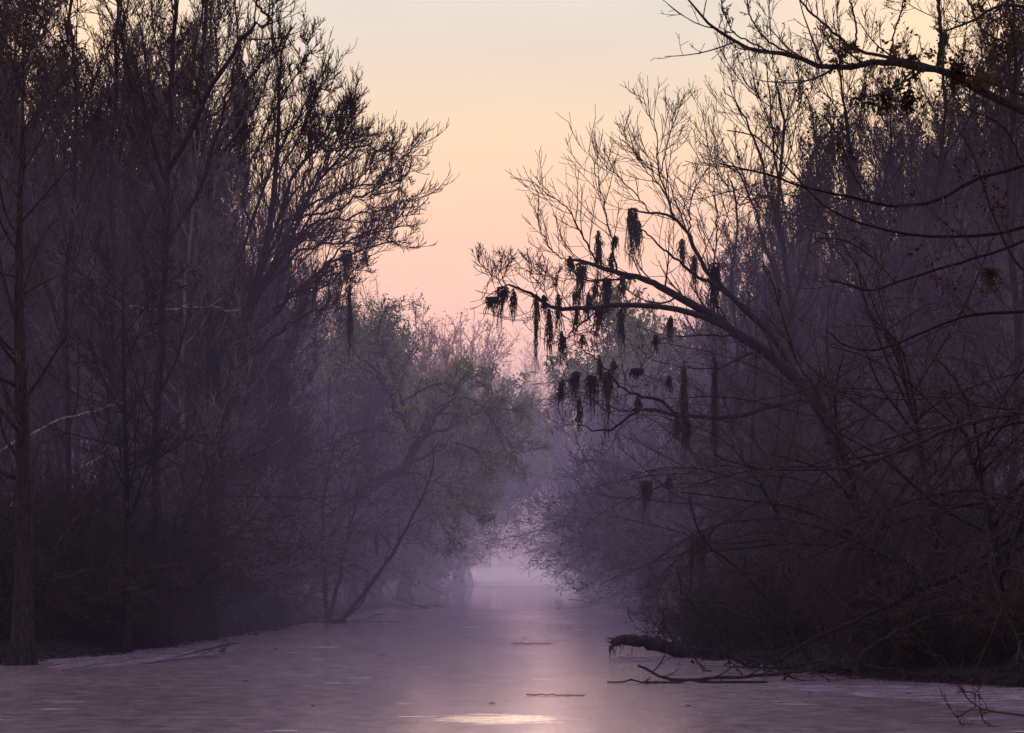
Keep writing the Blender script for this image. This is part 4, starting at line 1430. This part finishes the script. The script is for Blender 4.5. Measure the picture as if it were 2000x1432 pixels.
# left side bits
stick('fallen_branch', [(445, 1240), (462, 1226), (480, 1214), (500, 1206)], 48, .02, .008, 'short bare stick propped up from the water near the small flared trunk', 3, .3)
stick('fallen_branch', [(690, 1216), (712, 1210), (735, 1202), (762, 1194)], 58, .014, .007, 'thin stick slanting out of the water beyond the forked sapling', 2, .2)
stick('fallen_branch', [(575, 1217), (640, 1219), (700, 1216), (782, 1214)], 58, .014, .008, 'level floating stick at the foot of the forked sapling', 2, .06)
stick('fallen_branch', [(836, 1190), (810, 1182), (785, 1172), (765, 1168)], 76, .05, .03, 'short thick log poking out from the far willow shore', 2, .3)
stick('fallen_branch', [(700, 1188), (760, 1184), (830, 1186), (880, 1180)], 80, .03, .012, 'half sunk branch along the hazy willow shore', 8, .12)
stick('fallen_branch', [(1110, 1170), (1150, 1176), (1200, 1180), (1250, 1176)], 84, .02, .035, 'half sunk branch under the misty bush on the opposite shore', 8, .12)
# floating debris
stick('floating_stick', [(1028, 1357), (1060, 1358), (1100, 1359), (1142, 1359)], 25.7, .008, .006, 'thin stick with leaf bits floating in mid channel', 6, .05, 'stick')
stick('floating_stick', [(1000, 1257), (1030, 1258), (1078, 1258)], 42, .010, .008, 'faint sliver of driftwood far out in mid channel', 0, cat='stick')


# leafy sprig dipping into the bottom corner
def corner_sprig():
    Y = 21
    lst = [([(2060, 1405), (1980, 1395), (1930, 1388), (1900, 1375), (1880, 1350), (1855, 1310), (1838, 1280)], .014, .005, 0, .4),
           ([(1905, 1380), (1885, 1392), (1868, 1400), (1850, 1375), (1838, 1350)], .008, .004, 0, -.3),
           ([(1915, 1385), (1920, 1405), (1935, 1422), (1950, 1440)], .010, .006, 0, -.2),
           ([(1905, 1380), (1905, 1355), (1918, 1335), (1925, 1312)], .007, .004, 0, .3),
           ([(1868, 1398), (1880, 1420), (1900, 1436)], .007, .005, 0, .2),
           ([(1930, 1388), (1918, 1365), (1890, 1350), (1870, 1352)], .006, .004, 0, .2)]
    P1, R1 = limbs(lst, Y, 14, .004)
    P2, R2 = spawn(P1, R1, 8, .2, 1, .7, .3, .16, .2, 5, .08, .2, .6, .0035)
    P3, R3 = spawn(P2, R2, 3, .3, 1, .7, .3, .4, .2, 4, .05, .2, .7, .003)
    for A in (P2, P3):
        A[..., 2] = np.maximum(A[..., 2], 0.01)
    b = P1[0, 0].copy()
    root = empty('leafy_sprig', b)
    tag(root, 'budding sprig of thin twigs dipping over the water at the weed strip', 'sprig')
    Geo().tubes(P1, R1, 6).tubes(P2, R2, 4).tubes(P3, R3, 3).build('stem', M['bark_dark'], root, b)
    pts = P3[:, 2]
    pts = pts[rng.random(len(pts)) < .25]
    Geo().leaves(pts, .035, .5, 0).build('leaves', M['leaf_dark'], root, b)


corner_sprig()


# leaf litter, broken twigs and muck along both water edges
def litter():
    g = Geo()
    n = 4200
    side = np.where(rng.random(n) < .5, -1, 1)
    Y = 27 + 75 * rng.random(n) ** 1.5
    sh = np.where(side < 0, interp(LEFT, Y), interp(RIGHT, Y))
    off = rng.normal(size=n) * .28 - .05
    x = sh + side * off + 0.25 * np.sin(Y * 1.9) + 0.15 * np.sin(Y * 5.3 + 1)
    z = np.maximum(ground_z(x, Y), 0.0) + .012
    c = np.stack([x, Y, z], -1)
    d = rng.normal(size=(n, 3)) * (1, .8, .18)
    d[:, 2] = np.abs(d[:, 2])
    L = rng.uniform(.04, .28, (n, 1)) * (rng.random((n, 1)) < .5) + .05
    P = np.stack([c, c + d * L * .5 + (0, 0, .01), c + d * L], 1)
    g.tubes(P, np.tile(np.array([.010, .009, .005]), (n, 1)), 4)
    lv = np.repeat(c, 2, axis=0) + rng.normal(size=(2 * n, 3)) * (.15, .15, .004)
    g.leaves(lv, .07, .6, 0)
    # specks adrift further out
    m = 130
    Y2 = 22 + 60 * rng.random(m) ** 1.6
    t = rng.random(m) ** 1.8
    sd2 = rng.random(m) < .5
    x2 = np.where(sd2, interp(LEFT, Y2) * (1 - t) + 1.0 * t, interp(RIGHT, Y2) * (1 - t) + 0.5 * t)
    c2 = np.stack([x2, Y2, np.full(m, .008)], -1)
    a = rng.uniform(0, 6.28, m)
    l2 = rng.uniform(.02, .10, m)
    P2 = np.stack([c2, c2 + np.stack([np.cos(a) * l2, np.sin(a) * l2, 0 * a], -1)], 1)
    g.tubes(P2, np.full((m, 2), .006), 4)
    tag(g.build('leaf_litter', M['root']), 'dark leaf litter and broken twigs strewn along both water edges', 'litter', kind='stuff')


litter()


# ------------------------------------------------------------------ duckweed mats floating on the water
def mat_weed():
    m, N, L = new_mat('duckweed')
    out = N.new('ShaderNodeOutputMaterial')
    d = N.new('ShaderNodeBsdfDiffuse')
    geo = N.new('ShaderNodeNewGeometry')
    n = N.new('ShaderNodeTexNoise')
    n.inputs['Scale'].default_value = 14
    n.inputs['Detail'].default_value = 8
    n.inputs['Roughness'].default_value = .8
    r = N.new('ShaderNodeValToRGB')
    r.color_ramp.elements[0].position = .35
    r.color_ramp.elements[0].color = (0.12, 0.095, 0.12, 1)
    r.color_ramp.elements[1].position = .65
    r.color_ramp.elements[1].color = (0.26, 0.215, 0.26, 1)
    L.new(geo.outputs['Position'], n.inputs['Vector'])
    L.new(n.outputs['Fac'], r.inputs['Fac'])
    L.new(r.outputs['Color'], d.inputs['Color'])
    n4 = N.new('ShaderNodeTexNoise')
    n4.inputs['Scale'].default_value = 2.6
    n4.inputs['Detail'].default_value = 9
    n4.inputs['Roughness'].default_value = .72
    mp = N.new('ShaderNodeMapping')
    mp.inputs['Scale'].default_value = (.6, 1.6, 1)
    L.new(geo.outputs['Position'], mp.inputs['Vector'])
    L.new(mp.outputs['Vector'], n4.inputs['Vector'])
    r4 = N.new('ShaderNodeValToRGB')
    r4.color_ramp.elements[0].position = .44
    r4.color_ramp.elements[1].position = .58
    L.new(n4.outputs['Fac'], r4.inputs['Fac'])
    tr = N.new('ShaderNodeBsdfTransparent')
    mx = N.new('ShaderNodeMixShader')
    L.new(r4.outputs['Color'], mx.inputs[0])
    L.new(tr.outputs[0], mx.inputs[1])
    L.new(d.outputs[0], mx.inputs[2])
    L.new(mx.outputs[0], out.inputs['Surface'])
    return m


M['weed'] = mat_weed()


def weed(outline, label, rag=0.10, z=0.005, n=160):
    """outline: photo points on the water surface (a closed loop)"""
    Q = []
    for px, py in outline:
        Y = CH * F / (py - HZ)
        Q.append([(px - 1000) * Y / F, Y, z])
    Q = np.array(Q + [Q[0]])
    seg = np.linalg.norm(np.diff(Q, axis=0), axis=1)
    s = np.concatenate([[0], np.cumsum(seg)])
    u = np.linspace(0, s[-1], n, endpoint=False)
    P = np.stack([np.interp(u, s, Q[:, i]) for i in range(3)], -1)
    w = np.zeros(n)
    for f, a in ((9, .5), (23, .3), (51, .25), (77, .15)):
        w += a * np.sin(2 * math.pi * f * u / s[-1] + rng.uniform(0, 6))
    c = P.mean(axis=0)
    P[:, 1] += w * rag
    P[:, 0] += rng.normal(size=n) * rag * 0.3
    me = bpy.data.meshes.new('duckweed_mat')
    me.from_pydata([tuple(p - c) for p in P], [], [tuple(range(n))])
    me.materials.append(M['weed'])
    o = bpy.data.objects.new('duckweed_mat', me)
    COL.objects.link(o)
    o.location = tuple(c)
    tag(o, label, 'duckweed', 'pale duckweed mats on the water')


weed([(1330, 1337), (1500, 1338), (1700, 1340), (2080, 1345), (2080, 1398), (1950, 1388), (1800, 1370), (1650, 1358), (1450, 1346)], 'broad pale duckweed strip in front of the fallen brush', .05)
weed([(90, 1290), (200, 1274), (330, 1266), (430, 1250), (470, 1262), (400, 1284), (250, 1300), (100, 1310)], 'pale duckweed band along the dark bank by the flared cypress', .45)
weed([(1200, 1283), (1400, 1288), (1600, 1298), (1560, 1304), (1380, 1300), (1215, 1290)], 'pale weed patch under the fallen log', .1)
weed([(880, 1132), (1000, 1126), (1110, 1128), (1108, 1136), (1000, 1140), (930, 1142)], 'far misty weed sheet at the narrowing of the channel', 2.0)
for i, (a, b, y, t, lb) in enumerate(((1440, 1620, 1377, 2.4, 'thin pale weed streak with ragged ends just off the broad strip'), (1320, 1385, 1381, 1.6, 'shorter pale weed streak beside the longer one'),
                                      (1780, 2040, 1404, 3.0, 'pale weed streak behind the corner sprig'), (1430, 1560, 1371, 1.6, 'fine weed streak closest to the broad strip'))):
    weed([(a, y), ((a + b) / 2, y - t), (b, y), ((a + b) / 2, y + t)], lb, .015, n=80)


# ------------------------------------------------------------------ mist: absorbing volumes that glow in place of scattered skylight
def mist(x0, x1, y0, y1, z0, z1, sig, col, label):
    m, N, L = new_mat('mist')
    out = N.new('ShaderNodeOutputMaterial')
    ab = N.new('ShaderNodeVolumeAbsorption')
    ab.inputs['Color'].default_value = (0, 0, 0, 1)
    ab.inputs['Density'].default_value = sig
    em = N.new('ShaderNodeEmission')  # own glow stands in for light the haze would scatter
    em.inputs['Color'].default_value = (*col, 1)
    em.inputs['Strength'].default_value = sig
    ad = N.new('ShaderNodeAddShader')
    L.new(ab.outputs[0], ad.inputs[0])
    L.new(em.outputs[0], ad.inputs[1])
    L.new(ad.outputs[0], out.inputs['Volume'])
    me = bpy.data.meshes.new('mist')
    V = [(x, y, z) for x in (x0, x1) for y in (y0, y1) for z in (z0, z1)]
    me.from_pydata(V, [], [(0, 1, 3, 2), (4, 6, 7, 5), (0, 4, 5, 1), (2, 3, 7, 6), (0, 2, 6, 4), (1, 5, 7, 3)])
    me.materials.append(m)
    o = bpy.data.objects.new('mist', me)
    COL.objects.link(o)
    tag(o, label, 'mist', kind='stuff')
    return o


mist(-150, 150, 26, 520, -1.0, 11.0, 0.0026, (0.20, 0.142, 0.275), 'thin violet haze with its own faint glow')
mist(-152, 152, 41, 524, -1.2, 12.5, 0.0044, (0.225, 0.163, 0.285), 'lilac morning haze among the tree crowns')
mist(-120, 120, 70, 500, -0.9, 4.5, 0.0022, (0.60, 0.47, 0.58), 'low pale mist over the far channel water')
mist(-14, 15, 141, 420, -0.6, 1.5, 0.0220, (0.60, 0.47, 0.56), 'glowing ground mist added to brighten the farthest water')  # extra emitting layer, added so the far water strip reads bright
mist(-121, 122, 150, 505, -1.3, 40.0, 0.0058, (0.95, 0.59, 0.56), 'pink self-glowing haze filling the far end of the channel')  # the pink dawn light is put into the emission colour

# ------------------------------------------------------------------ world and sun
w = bpy.data.worlds.new('World')
scene.world = w
w.use_nodes = True
N, L = w.node_tree.nodes, w.node_tree.links
N.clear()
out = N.new('ShaderNodeOutputWorld')
tc = N.new('ShaderNodeTexCoord')
sep = N.new('ShaderNodeSeparateXYZ')
L.new(tc.outputs['Generated'], sep.inputs[0])
SUN_EL, SUN_ROT = math.radians(8.3), math.radians(-0.3)
sk = N.new('ShaderNodeTexSky')
sk.sky_type = 'NISHITA'
sk.sun_disc = False
sk.sun_elevation = SUN_EL
sk.sun_rotation = SUN_ROT
sk.air_density = 1.0
sk.dust_density = 3.0
ramp = N.new('ShaderNodeValToRGB')
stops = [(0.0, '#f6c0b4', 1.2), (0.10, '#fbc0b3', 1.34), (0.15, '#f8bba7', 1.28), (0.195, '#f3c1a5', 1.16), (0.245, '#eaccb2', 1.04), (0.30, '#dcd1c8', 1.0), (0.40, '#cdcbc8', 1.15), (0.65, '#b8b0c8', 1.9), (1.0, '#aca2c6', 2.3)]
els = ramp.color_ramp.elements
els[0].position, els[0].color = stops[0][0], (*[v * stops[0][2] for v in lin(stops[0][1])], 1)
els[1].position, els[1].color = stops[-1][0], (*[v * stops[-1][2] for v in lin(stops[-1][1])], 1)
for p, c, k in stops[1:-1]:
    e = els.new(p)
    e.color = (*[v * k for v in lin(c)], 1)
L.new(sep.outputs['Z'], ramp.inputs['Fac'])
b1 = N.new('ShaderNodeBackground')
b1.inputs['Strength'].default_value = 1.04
# warmer and yellower away from the axis of the channel
ax = N.new('ShaderNodeMath')
ax.operation = 'ABSOLUTE'
L.new(sep.outputs['X'], ax.inputs[0])
am = N.new('ShaderNodeMapRange')
am.interpolation_type = 'SMOOTHSTEP'
am.inputs['From Min'].default_value = 0.08
am.inputs['From Max'].default_value = 0.24
am.inputs['To Max'].default_value = 0.8
L.new(ax.outputs[0], am.inputs['Value'])
wz = N.new('ShaderNodeMapRange')
wz.inputs['From Min'].default_value = 0.35
wz.inputs['From Max'].default_value = 0.7
wz.inputs['To Min'].default_value = 1.0
wz.inputs['To Max'].default_value = 0.0
L.new(sep.outputs['Z'], wz.inputs['Value'])
wm = N.new('ShaderNodeMath')
wm.operation = 'MULTIPLY'
L.new(am.outputs['Result'], wm.inputs[0])
L.new(wz.outputs['Result'], wm.inputs[1])
wy2 = N.new('ShaderNodeMapRange')
wy2.inputs['From Min'].default_value = -0.1
wy2.inputs['From Max'].default_value = 0.3
L.new(sep.outputs['Y'], wy2.inputs['Value'])
wm2 = N.new('ShaderNodeMath')
wm2.operation = 'MULTIPLY'
L.new(wm.outputs[0], wm2.inputs[0])
L.new(wy2.outputs['Result'], wm2.inputs[1])
wmix = N.new('ShaderNodeMix')
wmix.data_type = 'RGBA'
wmix.inputs['B'].default_value = (1.10, 0.76, 0.49, 1)
L.new(wm2.outputs[0], wmix.inputs['Factor'])
mps = N.new('ShaderNodeMapping')
mps.inputs['Scale'].default_value = (2.0, 2.0, 9.0)
nss = N.new('ShaderNodeTexNoise')
nss.inputs['Scale'].default_value = 2.0
nss.inputs['Detail'].default_value = 4
L.new(tc.outputs['Generated'], mps.inputs['Vector'])
L.new(mps.outputs['Vector'], nss.inputs['Vector'])
mrs = N.new('ShaderNodeMapRange')
mrs.inputs['To Min'].default_value = 0.90
mrs.inputs['To Max'].default_value = 1.10
L.new(nss.outputs['Fac'], mrs.inputs['Value'])
scs = N.new('ShaderNodeVectorMath')
scs.operation = 'SCALE'
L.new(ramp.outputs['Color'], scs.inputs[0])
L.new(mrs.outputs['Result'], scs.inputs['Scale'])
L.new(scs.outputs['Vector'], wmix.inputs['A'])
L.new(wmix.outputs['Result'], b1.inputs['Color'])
b2 = N.new('ShaderNodeBackground')
b2.inputs['Strength'].default_value = 0.003
L.new(sk.outputs[0], b2.inputs['Color'])
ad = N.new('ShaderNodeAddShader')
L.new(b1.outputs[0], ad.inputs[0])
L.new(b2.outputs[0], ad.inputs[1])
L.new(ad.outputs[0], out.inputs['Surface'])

sd = bpy.data.lights.new('sun', 'SUN')
sd.energy = 0.4
sd.angle = math.radians(16.0)
sd.color = (1.0, 0.72, 0.55)
so = bpy.data.objects.new('sun', sd)
COL.objects.link(so)
# the sun stands low beyond the trees, almost straight ahead
from mathutils import Vector
dv = Vector((math.sin(SUN_ROT) * math.cos(SUN_EL), math.cos(SUN_ROT) * math.cos(SUN_EL), math.sin(SUN_EL)))
so.rotation_euler = (-dv).to_track_quat('-Z', 'Y').to_euler()

# ------------------------------------------------------------------ camera and render settings
cd = bpy.data.cameras.new('camera')
cd.sensor_width = 36.0
cd.lens = F / 2000.0 * 36.0
cd.shift_y = (HZ - 716.0) / 2000.0
cd.clip_start = 0.1
cd.clip_end = 5000
cam = bpy.data.objects.new('camera', cd)
COL.objects.link(cam)
cam.location = (0, 0, CH)
cam.rotation_euler = (math.radians(90), 0, 0)
scene.camera = cam
scene.view_settings.view_transform = 'Standard'
scene.view_settings.look = 'None'
scene.view_settings.exposure = 0
scene.render.engine = 'CYCLES'
c = scene.cycles
c.max_bounces = 3
c.diffuse_bounces = 1
c.glossy_bounces = 1
c.transmission_bounces = 1
c.volume_bounces = 0
c.transparent_max_bounces = 8
c.use_denoising = True
c.denoiser = 'OPENIMAGEDENOISE'
c.denoising_prefilter = 'ACCURATE'
c.sample_clamp_indirect = 2.0
